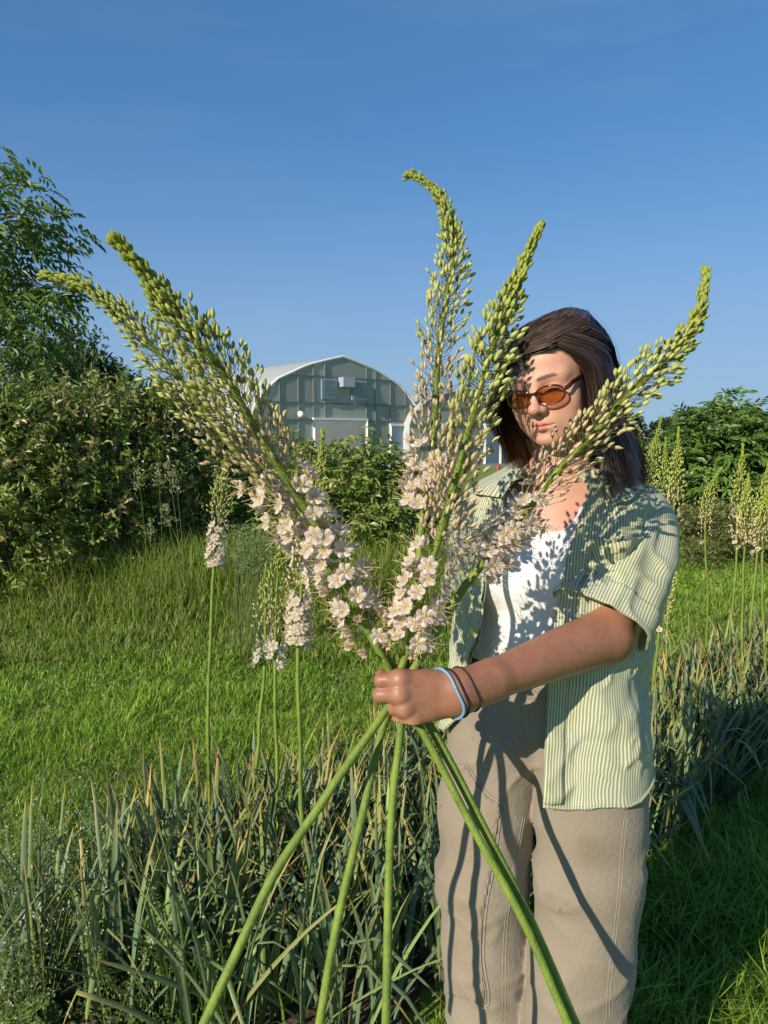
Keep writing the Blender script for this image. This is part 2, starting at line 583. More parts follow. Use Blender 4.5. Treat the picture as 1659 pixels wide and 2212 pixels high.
cc_ = np.array([[0.16, 0.30, 0.06], [0.22, 0.34, 0.07], [0.12, 0.23, 0.05]])[R.integers(3, size=n)] * (0.8 + 0.4 * R.random(n))[:, None]
g.add(Vc, Q=np.arange(n * 4).reshape(-1, 4), C=np.repeat(cc_, 4, 0))
n = 5200
i_ = R.integers(len(xx_), size=n)
V, Q, T, C = blades(xx_[i_], dd[i_], 0.03 + 0.08 * R.random(n), 0.003 * np.maximum(1, dd[i_] / 3), 2.2, R, palette=[(0.42, 0.38, 0.20), (0.34, 0.30, 0.15), (0.46, 0.44, 0.26)], droop=0.1)
g.add(V, Q=Q, T=T, C=C)
lawn = g.build('lawn_grass', M_GRASS, smooth=False)
tag(lawn, 'sunlit green lawn grass around the flower bed', 'grass', kind='stuff')

# longer lush grass on the path at lower right and at the lower left
R = np.random.default_rng(22)
g = Geo()
n = 26000
x = R.uniform(0.36, 2.4, n); y = R.uniform(1.45, 3.3, n)
ok = ~in_poly(x, y, BED) & (x < 0.62 * y + 0.1) & (np.hypot(x - 0.36, y - 1.43) > 0.12)
x, y = x[ok], y[ok]
cl = vnoise(np.stack([x * 6, y * 6, x * 0], -1), 51)
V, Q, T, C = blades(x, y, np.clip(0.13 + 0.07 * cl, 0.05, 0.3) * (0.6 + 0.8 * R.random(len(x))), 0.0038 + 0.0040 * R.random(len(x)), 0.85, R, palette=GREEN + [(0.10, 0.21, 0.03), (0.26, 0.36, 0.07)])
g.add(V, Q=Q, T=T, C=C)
tag(g.build('path_grass', M_GRASS, smooth=False), 'long lush grass on the path at the lower right', 'grass', kind='stuff')

# ---- strap-leaved clumps in the bed
M_STRAP = pm('strap_leaf', (1, 1, 1), 0.48, attr=True, objc=True, transl=0.15, spec=0.40, var=None)
def strap_template(seed, fold):
    """unit strap leaf: grows along +Z, leans towards +X; 1 high, half width about 0.03, keeled"""
    R = np.random.default_rng(seed)
    n = 9
    u = np.linspace(0, 1, n)
    a = 0.10 + R.random() * 0.25
    ang = a * u + R.normal(0, 0.05) + 0.25 * u ** 3 * R.random()
    if fold:
        k = R.uniform(0.50, 0.82)
        ang = ang + np.where(u > k, R.uniform(1.3, 2.5), 0) * sstep(k - 0.02, k + 0.10, u)
    p = np.zeros((n, 3))
    for i in range(1, n):
        p[i] = p[i - 1] + (1 / (n - 1)) * np.array([math.sin(ang[i]), 0.06 * R.normal() * u[i], math.cos(ang[i])])
    w = 0.029 * np.interp(u, [0, 0.15, 0.55, 0.85, 1], [0.75, 0.9, 1.0, 0.66, 0.04]) * R.uniform(0.8, 1.25)
    tw = np.cumsum(R.normal(0, 0.16, n))
    side = np.stack([np.sin(tw) * 0.4, np.cos(tw), 0 * tw], -1)
    T_ = nrm(np.gradient(p, axis=0)); nn = np.cross(side, T_)
    V = np.stack([p - side * w[:, None] + nn * w[:, None] * 0.3, p, p + side * w[:, None] + nn * w[:, None] * 0.3], 1)
    dry = sstep(R.uniform(0.80, 0.93), 1.0, u)[:, None]
    yel = sstep(0.55, 0.95, u)[:, None] * R.choice([0.0, 0.15, 0.5])
    c = np.ones((n, 3))
    c = c * (1 - yel) + yel * np.array([2.1, 1.5, 0.8])
    c = c * (1 - dry) + dry * np.array([2.6, 1.15, 0.55])
    c = np.repeat(c[:, None], 3, 1) * np.array([1.0, 0.86, 1.0])[None, :, None]
    g = Geo(); g.add(V.reshape(-1, 3), Q=grid_faces(n, 3), C=c.reshape(-1, 3))
    return g
STRAP = [strap_template(300 + k, k % 5 in (2, 4)) for k in range(24)]
STRAP_ME = [s.data('leaf', M_STRAP) for s in STRAP]
STRAP_A = [s.arrays() for s in STRAP]
R = np.random.default_rng(33)
# scatter clump centres in the bed
cx = R.uniform(-1.4, 4.6, 19000); cy = R.uniform(1.45, 6.2, 19000)
ok = in_poly(cx, cy, BED) & (np.abs(cx) < 0.68 * cy + 0.15)
pts2 = np.stack([cx, cy], -1)[ok]
keep = []
for p_ in pts2:
    if p_[1] < 1.78 and p_[0] < 0.02 and R.random() < 0.35:
        continue
    if abs(p_[0] - 0.30) < 0.30 and p_[1] < 1.80:
        continue
    if all((p_[0] - k[0]) ** 2 + (p_[1] - k[1]) ** 2 > 0.051 ** 2 for k in keep):
        keep.append(p_)
keep.sort(key=lambda p: p[1])
def leaf_mats(c, R, nl):
    out = []
    az0 = R.random() * 6.28
    for k in range(nl):
        az = az0 + R.choice([0, math.pi]) + R.normal(0, 0.5)
        lean = abs(R.normal(0.12, 0.16)) + (0.5 if R.random() < 0.08 else 0)
        h = R.uniform(0.36, 0.56) * (1.0 if lean < 0.5 else 0.9)
        z = np.array([math.sin(lean) * math.cos(az), math.sin(lean) * math.sin(az), math.cos(lean)])
        x = nrm(np.array([math.cos(az), math.sin(az), 0]) - z * (z @ np.array([math.cos(az), math.sin(az), 0])))
        x = nrm(x); y = np.cross(z, x)
        wd = R.uniform(0.65, 1.2) * 0.49
        M = np.eye(4)
        M[:3, 0], M[:3, 1], M[:3, 2] = x * h, y * 0.52 * wd, z * h
        M[:3, 3] = np.array([c[0] + R.normal(0, 0.016), c[1] + R.normal(0, 0.016), 0.004])
        t = R.random()
        col = np.array([0.150, 0.230, 0.120]) if t < 0.60 else (np.array([0.215, 0.310, 0.100]) if t < 0.86 else np.array([0.26, 0.28, 0.11]))
        out.append((M, int(R.integers(24)), np.clip(col * R.uniform(0.75, 1.25), 0, 1)))
    return out
gj = Geo()
n_ind = 0
for c in keep:
    ms_ = leaf_mats(c, R, int(R.integers(6, 9)))
    pr = proj(np.array([c[0], c[1], 0.3]))
    if n_ind + len(ms_) <= 300 and -60 < pr[0] < 1720:
        n_ind += len(ms_)
        root = thing('iris_clump', [c[0], c[1], 0.004], 'clump of blue-green strap leaves with browned tips in the near bed', 'plant', 'strap-leaved clumps in the near bed')
        for M, k, col in ms_:
            M = M.copy(); M[:3, 3] -= np.array(root['base'])
            o = bpy.data.objects.new('leaf', STRAP_ME[k]); COL.objects.link(o)
            o.parent = root; o.matrix_basis = Matrix(M.tolist()); o.color = (*col, 1)
    else:
        for M, k, col in ms_:
            V_, F_, C_, U_, mi = STRAP_A[k]
            gj.add(V_ @ M[:3, :3].T + M[:3, 3], Q=F_[0], C=C_ * col)
far = gj.build('strap_leaves', M_STRAP)
tag(far, 'mass of strap leaves filling the bed farther back', 'plants', kind='stuff')

# ---- foliage helpers
M_LEAF = pm('shrub_leaf', (1, 1, 1), 0.40, attr=True, transl=0.32, spec=0.5)
M_BARK = pm('brown_bark', (0.095, 0.062, 0.040), 0.9, var=(25, 0.6, (0.15, 0.105, 0.075)), bump=(60, 0.5, 0.01))
def leafcards(p, d, L, W, C, R, bend=0.25):
    """folded leaf: base, two shoulders, tip"""
    n = len(p)
    d = nrm(d)
    s = nrm(np.cross(d, nrm(R.normal(size=(n, 3)) + np.array([0, 0, 1.2]))))
    nn = np.cross(s, d)
    L = np.broadcast_to(L, (n,))[:, None]; W = np.broadcast_to(W, (n,))[:, None]
    mid = p + d * L * 0.45
    V = np.stack([p, mid + s * W / 2 + nn * W * bend, p + d * L - nn * L * 0.12, mid - s * W / 2 + nn * W * bend], 1)
    i = np.arange(n)[:, None] * 4
    T = np.concatenate([i + np.array([[0, 1, 2]]), i + np.array([[0, 2, 3]])])
    return V.reshape(-1, 3), T, np.repeat(C, 4, 0)
def compound(p, d, n_pairs, L, lw, R, droop=0.35):
    """pinnate leaves: positions p, rachis direction d -> leaflet base points and directions"""
    n = len(p); d = nrm(d)
    side = nrm(np.cross(d, np.tile([0, 0, 1.0], (n, 1)) + 0.3 * R.normal(size=(n, 3))))
    P_, D_ = [], []
    for k in range(n_pairs + 1):
        u = (k + 1) / (n_pairs + 1)
        c = p + d * (L * u)[:, None] + np.array([0, 0, -1.0]) * (droop * L * u * u)[:, None]
        t = nrm(d + np.array([0, 0, -1.0]) * (2 * droop * u))
        if k == n_pairs:
            P_.append(c); D_.append(t)
        else:
            for sg in (-1, 1):
                P_.append(c); D_.append(nrm(t * 0.55 + side * sg * 0.85 + np.array([0, 0, -0.25])))
    return np.concatenate(P_), np.concatenate(D_), 2 * n_pairs + 1
def crown_points(c, r, n, R, lump=0.28, seed=0, fill=0.55, freq=2.2):
    """points spread through a lumpy crown, denser near its outside"""
    d = nrm(R.normal(size=(n, 3)))
    d[:, 2] = np.where(d[:, 2] < -0.72, -d[:, 2], d[:, 2])
    k = 1 + lump * vnoise(d * freq + seed * 3.1, seed) + 0.5 * lump * vnoise(d * freq * 2.3 + seed, seed + 1)
    rr = (fill + (1 - fill) * R.random(n) ** 0.6) * k
    return c + d * rr[:, None] * np.asarray(r), d
def shrub(name, label, c, r, n_tw, R, leaf=(0.055, 0.026), per=14, pal=None, seed=0, cat='shrub', group=None, twig=0.22, comp=None, lump=0.3, fill=0.5, stems=7, z0=0.0, stemr=0.012, flowers=0):
    c = np.asarray(c, float); r = np.asarray(r, float)
    root = thing(name, [c[0], c[1], z0], label, cat, group)
    p, d = crown_points(c, r, n_tw, R, lump, seed, fill)
    p[:, 2] = np.maximum(p[:, 2], z0 + 0.05)
    td = nrm(d * np.array([1, 1, 0.6]) + np.array([0, 0, 0.55]) + 0.45 * R.normal(size=d.shape))
    pal = np.array(pal)
    tone = pal[R.integers(len(pal), size=n_tw)] * (0.75 + 0.5 * R.random(n_tw))[:, None]
    tone *= (1 + 0.25 * vnoise(p * 2.0, seed + 9))[:, None]
    g = Geo()
    if comp:
        pairs, L, lw = comp
        pp = np.repeat(p, 3, 0) + R.normal(0, twig * 0.25, (n_tw * 3, 3)); dd_ = nrm(np.repeat(td, 3, 0) + 0.8 * R.normal(size=(n_tw * 3, 3)))
        P_, D_, m = compound(pp, dd_, pairs, np.full(n_tw * 3, L), lw, R)
        C = np.tile(np.repeat(tone, 3, 0), (m, 1)) * (0.85 + 0.3 * R.random(len(P_)))[:, None]
        V, T, C = leafcards(P_, D_, leaf[0] * (0.8 + 0.4 * R.random(len(P_))), leaf[1] * (0.8 + 0.4 * R.random(len(P_))), C, R)
    else:
        u = R.random((n_tw, per))
        P_ = (p[:, None] + td[:, None] * (u * twig)[..., None]).reshape(-1, 3)
        D_ = nrm(np.repeat(td, per, 0) * 0.5 + R.normal(size=(n_tw * per, 3)) * 0.8 + np.array([0, 0, 0.1]))
        C = np.repeat(tone, per, 0) * (0.85 + 0.3 * R.random(n_tw * per))[:, None]
        V, T, C = leafcards(P_, D_, leaf[0] * (0.7 + 0.6 * R.random(len(P_))), leaf[1] * (0.7 + 0.6 * R.random(len(P_))), C, R)
    g.add(V, T=T, C=np.clip(C, 0.005, 1))
    if flowers:
        f, fd = crown_points(c, r * 1.02, flowers, R, lump, seed, 0.92)
        f = f[f[:, 2] > c[2] - 0.2 * r[2]]
        for q in f:
            k = 9
            pp = q + R.normal(0, 0.05, (k, 3)) * np.array([1, 1, 0.3])
            V, T, C = leafcards(pp, R.normal(size=(k, 3)) + [0, 0, 1.0], 0.06, 0.05, np.tile([0.55, 0.58, 0.40], (k, 1)), R)
            g.add(V, T=T, C=C)
    g.build('foliage', M_LEAF, root, smooth=False)
    gs = Geo()
    for k in range(stems):
        tp = c + np.array([R.uniform(-0.8, 0.8), R.uniform(-0.8, 0.8), R.uniform(0.1, 0.85)]) * r
        b = np.array([c[0] + R.normal(0, 0.12 * r[0]), c[1] + R.normal(0, 0.12 * r[1]), z0])
        m = (b + tp) / 2 + R.normal(0, 0.08, 3)
        v, q, t = tube_geo(spline(np.array([b, m, tp]), 8), np.linspace(stemr, stemr * 0.3, 8), 5)
        gs.add(v, Q=q, T=t)
    gs.build('stems', M_BARK, root)
    return root
def ztop(py, d):
    return CAM_Z + (945 - py) / FPX * d
PAL_H = [(0.220, 0.300, 0.060), (0.185, 0.265, 0.050), (0.310, 0.370, 0.105), (0.150, 0.220, 0.045), (0.330, 0.300, 0.110)]  # lighter leaf tones mixed in as painted glossy highlights
PAL_D = [(0.055, 0.105, 0.028), (0.075, 0.130, 0.035), (0.045, 0.085, 0.024)]
PAL_E = [(0.125, 0.225, 0.040), (0.155, 0.260, 0.048), (0.100, 0.185, 0.034)]
R = np.random.default_rng(55)

# ---- hedge of shrubs on the left
HEDGE = [(-330, 846, 6.6, 1.0, 'shrub continuing the hedge well beyond the left frame edge'), (-200, 840, 6.5, 1.0, 'shrub continuing the hedge just beyond the left frame edge'), (-70, 850, 6.4, 1.00, 'tangled green shrub at the left edge of the frame'), (40, 842, 6.8, 0.95, 'dense leafy shrub below the ash tree'),
         (165, 838, 7.1, 0.92, 'brown-twigged shrub below the dark distant tree'), (275, 822, 7.5, 0.85, 'tallest shrub of the hedge with leafy shoots against the sky'),
         (365, 862, 7.8, 0.75, 'shrub at the hedge end beside the greenhouse'), (438, 950, 8.3, 0.70, 'low dark shrub behind the white-skirted lily')]
for i, (px, py, d, rx, lab) in enumerate(HEDGE):
    c = P(px, 945, d); zt = ztop(py, d)
    shrub('shrub', lab, [c[0], c[1], zt * 0.42], [rx, 0.8, zt * 0.57], 600, R, leaf=(0.072, 0.032), per=11, pal=PAL_H, seed=20 + i, group='hedge shrubs', twig=0.24, lump=0.22, fill=0.55, stems=16, stemr=0.009)
# leafy shoots that stand above the hedge
for i, (px, py, d, n) in enumerate([(330, 808, 7.4, 34), (375, 880, 7.6, 26), (415, 935, 7.9, 22), (205, 840, 7.2, 22), (110, 835, 7.0, 22), (300, 830, 7.4, 20)]):
    top = P(px, py, d); b = np.array([top[0] - 0.05, top[1], ztop(py, d) - 0.75])
    root = thing('leafy_shoot', b, ['tall leafy shoot on the hedge top nearest the white roof', 'leafy shoot at the hedge end below the white roof', 'lowest leafy shoot at the hedge end', 'leafy shoot under the dark distant tree',
                                   'leafy shoot at the middle of the hedge top', 'slim leafy shoot left of the tallest one'][i], 'shrub', 'hedge shoots')
    line = spline(np.array([b, (b + top) / 2 + R.normal(0, 0.03, 3), top]), 12)
    v, q, t = tube_geo(line, np.linspace(0.006, 0.002, 12), 5); Geo().add(v, Q=q, T=t).build('stem', M_BARK, root)
    k = np.clip(R.random(n) ** 0.7, 0.1, 1)
    pp = np.array([line[int(x * 11)] for x in k])
    P_, D_, m = compound(pp, nrm(R.normal(size=(n, 3)) * np.array([1, 1, 0.3]) + [0, 0, 0.5]), 2, np.full(n, 0.14), 0.03, R)
    V, T, C = leafcards(P_, D_, 0.075, 0.032, np.tile([0.085, 0.15, 0.035], (len(P_), 1)) * (0.7 + 0.6 * R.random(len(P_)))[:, None], R)
    g = Geo(); g.add(V, T=T, C=C); g.build('foliage', M_LEAF, root, smooth=False)

# ---- ash tree at the left edge
d = 8.6
tb = np.array([P(-150, 945, d)[0], P(-150, 945, d)[1], 0])
tree = thing('ash_tree', tb, 'tall ash tree with drooping compound leaves at the left edge', 'tree')
trunk = spline(np.array([tb, tb + [0.1, 0, 1.6], [P(-60, 600, d)[0], tb[1], ztop(600, d)], [P(-10, 440, d)[0], tb[1], ztop(440, d)], [P(16, 352, d)[0], tb[1], ztop(352, d)]]), 30)
g = Geo()
v, q, t = tube_geo(trunk, np.interp(np.linspace(0, 1, 30), [0, 0.5, 1], [0.11, 0.06, 0.008]), 9); g.add(v, Q=q, T=t)
spots = [(60, 335, .18), (28, 372, .2), (98, 372, .2), (55, 428, .22), (112, 440, .24), (150, 468, .22), (15, 470, .3), (85, 500, .3), (135, 528, .26), (45, 555, .32), (100, 590, .3), (-20, 420, .3), (-25, 540, .35),
         (165, 602, .2), (196, 606, .14), (60, 640, .32), (128, 655, .28), (178, 690, .22), (10, 620, .35), (88, 712, .3), (150, 718, .22), (-40, 680, .4), (20, 720, .35), (-90, 560, .45), (-110, 440, .4), (-150, 640, .5), (-180, 520, .5), (60, 770, .3), (-60, 780, .4),
         (110, 480, .2), (70, 560, .3), (30, 520, .3), (120, 620, .25)]
LP, LD, LC = [], [], []
for px, py, rr in spots:
    px -= 42; py += 26
    c = np.array([P(px, 945, d)[0], tb[1] + R.normal(0, 0.25), ztop(py, d)])
    k = int(np.argmin(np.linalg.norm(trunk - (c - [0.25 if px > 0 else -0.1, 0, 0.3]), axis=1)))
    v, q, t = tube_geo(spline(np.array([trunk[k], (trunk[k] + c) / 2 + [0, 0, 0.08], c]), 8), np.linspace(0.018, 0.004, 8), 5); g.add(v, Q=q, T=t)
    n = int(9 + 38 * rr)
    pp = c + R.normal(0, 1, (n, 3)) * rr * np.array([0.42, 0.7, 0.5])
    dr = nrm((pp - c) / rr * np.array([1, 1, 0.2]) + R.normal(size=(n, 3)) * 0.5 + np.array([0.25, 0, -0.05]))
    P_, D_, m = compound(pp, dr, 3, 0.20 + 0.1 * R.random(n), 0.03, R, droop=0.5)
    tone = np.array([0.125, 0.215, 0.036]) * (0.65 + 0.7 * R.random(n))[:, None]
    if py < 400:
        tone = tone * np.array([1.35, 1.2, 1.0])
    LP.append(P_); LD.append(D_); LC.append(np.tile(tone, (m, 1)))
g.build('trunk', M_BARK, tree)
LP, LD, LC = np.concatenate(LP), np.concatenate(LD), np.concatenate(LC)
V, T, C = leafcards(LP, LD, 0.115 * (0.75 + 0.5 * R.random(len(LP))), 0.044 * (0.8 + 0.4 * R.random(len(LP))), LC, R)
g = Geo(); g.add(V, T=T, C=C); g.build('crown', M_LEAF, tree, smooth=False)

# ---- darker trees behind the hedge
for i, (px, py, dd_, rx, lab) in enumerate([(70, 742, 24, 1.9, 'dark broad tree behind the ash tree'), (165, 742, 26, 1.35, 'dark rounded tree beyond the hedge'), (232, 792, 27, 0.85, 'smaller dark tree beyond the hedge with thin bare twigs beside it')]):
    c = P(px, 945, dd_); zt = ztop(py, dd_)
    shrub('dark_tree', lab, [c[0], c[1], zt * 0.58], [rx, 1.4, zt * 0.42], 620, R, leaf=(0.15, 0.08), per=10, pal=PAL_D, seed=50 + i, cat='tree', group='trees beyond the hedge', twig=0.5, lump=0.35, fill=0.35, stems=8, stemr=0.05)
# bare twigs of a dead sapling
root = thing('bare_sapling', [P(195, 945, 25)[0], 24.8, 0], 'thin leafless sapling showing grey above the dark trees', 'tree')
g = Geo()
for k in range(9):
    a = P(200, 830, 25); e = P(186 + 7 * k + R.normal(0, 3), 742 + R.random() * 30, 25)
    v, q, t = tube_geo(spline(np.array([[a[0], 24.8, 0.5], [(a[0] + e[0]) / 2 - 0.1, 24.8, (a[2] + e[2]) / 2 - 0.3], [e[0], 24.8 + R.normal(0, .2), e[2]]]), 8), np.linspace(0.03, 0.006, 8), 4); g.add(v, Q=q, T=t)
g.build('twigs', pm('grey_twig', (0.22, 0.17, 0.14), 0.9), root)

# ---- bushes in front of the greenhouse
for i, (px, py, dd_, rx, lab) in enumerate([(655, 958, 7.6, 0.42, 'small leafy bush left of the open greenhouse door'), (745, 985, 7.0, 0.52, 'leafy bush in front of the open greenhouse door'), (815, 965, 7.1, 0.50, 'taller leafy bush before the greenhouse side door'),
                                            (885, 1040, 7.3, 0.45, 'low bush right of the greenhouse doors'), (980, 1060, 7.6, 0.5, 'low bush behind the straight held lily')]):
    c = P(px, 945, dd_); zt = ztop(py, dd_)
    shrub('bush', lab, [c[0], c[1], zt * 0.52], [rx, 0.5, zt * 0.50], 230, R, leaf=(0.075, 0.034), per=9, pal=PAL_H[:3], seed=70 + i, group='bushes before the greenhouse', twig=0.22, lump=0.3, fill=0.35, stems=9, comp=(2, 0.13, 0.03))
# ---- elder bush on the right
c = P(1580, 945, 10.2); zt = ztop(900, 10.2)
shrub('elder_bush', 'broad elder bush with flat pale flower heads behind the right-hand lilies', [c[0], c[1], zt * 0.54], [1.0, 0.9, zt * 0.47], 620, R, leaf=(0.125, 0.05), pal=PAL_E, seed=90, twig=0.26, comp=(3, 0.26, 0.05), lump=0.2, fill=0.5, flowers=40, stems=8, cat='bush')
c = P(1500, 945, 11.5); zt = ztop(955, 11.5)
shrub('elder_bush', 'lower elder bush between the shoulder and the broad one', [c[0], c[1], zt * 0.5], [0.75, 0.7, zt * 0.5], 330, R, leaf=(0.12, 0.05), pal=PAL_E, seed=91, twig=0.26, comp=(3, 0.26, 0.05), lump=0.3, fill=0.5, flowers=18, stems=6, cat='bush')
c = P(1735, 945, 10.6); zt = ztop(925, 10.6)
shrub('elder_bush', 'elder bush cut off by the right frame edge', [c[0], c[1], zt * 0.5], [0.8, 0.8, zt * 0.5], 330, R, leaf=(0.12, 0.05), pal=PAL_E, seed=92, twig=0.26, comp=(3, 0.26, 0.05), lump=0.3, fill=0.5, flowers=14, stems=6, cat='bush')
c = P(1395, 945, 12.5); zt = ztop(965, 12.5)
shrub('elder_bush', 'elder bush half hidden behind the hair', [c[0], c[1], zt * 0.5], [0.9, 0.7, zt * 0.5], 330, R, leaf=(0.12, 0.05), pal=PAL_E, seed=93, twig=0.26, comp=(3, 0.26, 0.05), lump=0.3, fill=0.5, flowers=10, stems=6, cat='bush')
for i, (px, py, dd_, lab) in enumerate([(1505, 1105, 8.4, 'scrubby brownish weed clump below the elder bushes'), (1590, 1095, 8.7, 'wide brownish weed clump under the broad elder bush'), (1690, 1110, 8.6, 'brownish weed clump at the right frame edge')]):
    c = P(px, 945, dd_); zt = ztop(py, dd_)
    shrub('weed_clump', lab, [c[0], c[1], zt * 0.45], [0.45, 0.35, zt * 0.55], 200, R, leaf=(0.05, 0.018), per=11, pal=[(0.18, 0.22, 0.055), (0.26, 0.23, 0.10), (0.15, 0.21, 0.05)], seed=110 + i, group='weeds under the elders', twig=0.2, lump=0.35, fill=0.2, stems=12, stemr=0.004, cat='weeds')

# ---- far wood along the horizon
g = Geo()
for k in range(66):
    x = -170 + k * 5.2 + R.normal(0, 1.5); dist = 150 + R.normal(0, 9)
    hgt = R.uniform(4.6, 7.6)
    p, dr = crown_points(np.array([x, dist, hgt * 0.5]), np.array([3.4, 3.0, hgt * 0.52]), 230, R, 0.3, k, 0.45)
    V, T, C = leafcards(p, dr + 0.6 * R.normal(size=p.shape), 1.1, 0.8, np.array([0.035, 0.065, 0.022]) * (0.7 + 0.6 * R.random(len(p)))[:, None], R)
    g.add(V, T=T, C=C)
wood = g.build('far_wood', M_LEAF, smooth=False)
tag(wood, 'dark green wood along the horizon', 'wood', kind='stuff')

# ------------------------------------------------------------------ greenhouses
M_FILM = pm('white_film', (0.86, 0.88, 0.88), 0.45, var=(0.5, 0.35, (0.76, 0.79, 0.80)), transl=0.5)
M_POLY = pm('polycarbonate', (0.50, 0.54, 0.50), 0.30, var=(0.6, 0.6, (0.42, 0.46, 0.42)), rand=0.14, transl=0.4, spec=0.5)
M_STEEL = pm('galvanised_bar', (0.15, 0.175, 0.175), 0.6)
M_WHITEP = pm('white_paint', (0.78, 0.78, 0.76), 0.5)
M_BLUED = pm('pale_blue_door', (0.30, 0.42, 0.52), 0.5)
M_LOUV = pm('louvre_metal', (0.40, 0.47, 0.55), 0.4, metal=0.2)
M_INSIDE = pm('far_end_film', (0.84, 0.84, 0.80), 0.8, transl=0.6)
M_DARK = pm('dark_clutter', (0.04, 0.038, 0.035), 0.8)
M_CONC = pm('concrete_base', (0.42, 0.41, 0.38), 0.9)
def arch(W, eave, apex, n=9):
    """gothic arch outline from the left foot over the top to the right foot (x, z)"""
    t = np.linspace(0, 1, n)
    left = np.stack([-W / 2 + W / 2 * (1 - np.cos(t * math.pi / 2)) ** 0.92, eave + (apex - eave) * np.sin(t * math.pi / 2) ** 0.95], -1)
    left = np.stack([np.interp(t, [0, 0.22, 0.5, 0.78, 1], [-0.5, -0.465, -0.355, -0.185, 0]) * W, eave + (apex - eave) * np.interp(t, [0, 0.22, 0.5, 0.78, 1], [0, 0.29, 0.62, 0.855, 1])], -1)
    left = spline(np.concatenate([left, left[:, :1] * 0], 1), n * 2)[:, :2]
    right = left[::-1].copy(); right[:, 0] *= -1
    return np.concatenate([[[-W / 2, 0]], left, right[1:], [[W / 2, 0]]])
def clip_rect(poly, x0, x1, z0, z1):
    def cut(p, ax, v, keep_less):
        out = []
        for i in range(len(p)):
            a, b = p[i], p[(i + 1) % len(p)]
            ina = a[ax] <= v if keep_less else a[ax] >= v
            inb = b[ax] <= v if keep_less else b[ax] >= v
            if ina: out.append(a)
            if ina != inb:
                t = (v - a[ax]) / (b[ax] - a[ax]); out.append(a + (b - a) * t)
        return out
    p = [np.array(q) for q in poly]
    for ax, v, kl in ((0, x1, True), (0, x0, False), (1, z1, True), (1, z0, False)):
        if len(p) < 3: return None
        p = cut(p, ax, v, kl)
    return np.array(p) if len(p) >= 3 else None
def slab_poly(poly, y0, y1, Mx):
    """a prism from an (x, z) polygon"""
    n = len(poly)
    V = np.concatenate([np.stack([poly[:, 0], np.full(n, y), poly[:, 1]], -1) for y in (y0, y1)])
    g = Geo()
    c0 = np.array([[poly[:, 0].mean(), y0, poly[:, 1].mean()], [poly[:, 0].mean(), y1, poly[:, 1].mean()]])
    V = np.concatenate([V, c0])
    i = np.arange(n); j = (i + 1) % n
    T = np.concatenate([np.stack([np.full(n, 2 * n), i, j], -1), np.stack([np.full(n, 2 * n + 1), n + j, n + i], -1)])
    Q = np.stack([i, n + i, n + j, j], -1)
    g.add(Mx(V), Q=Q, T=T)
    return g
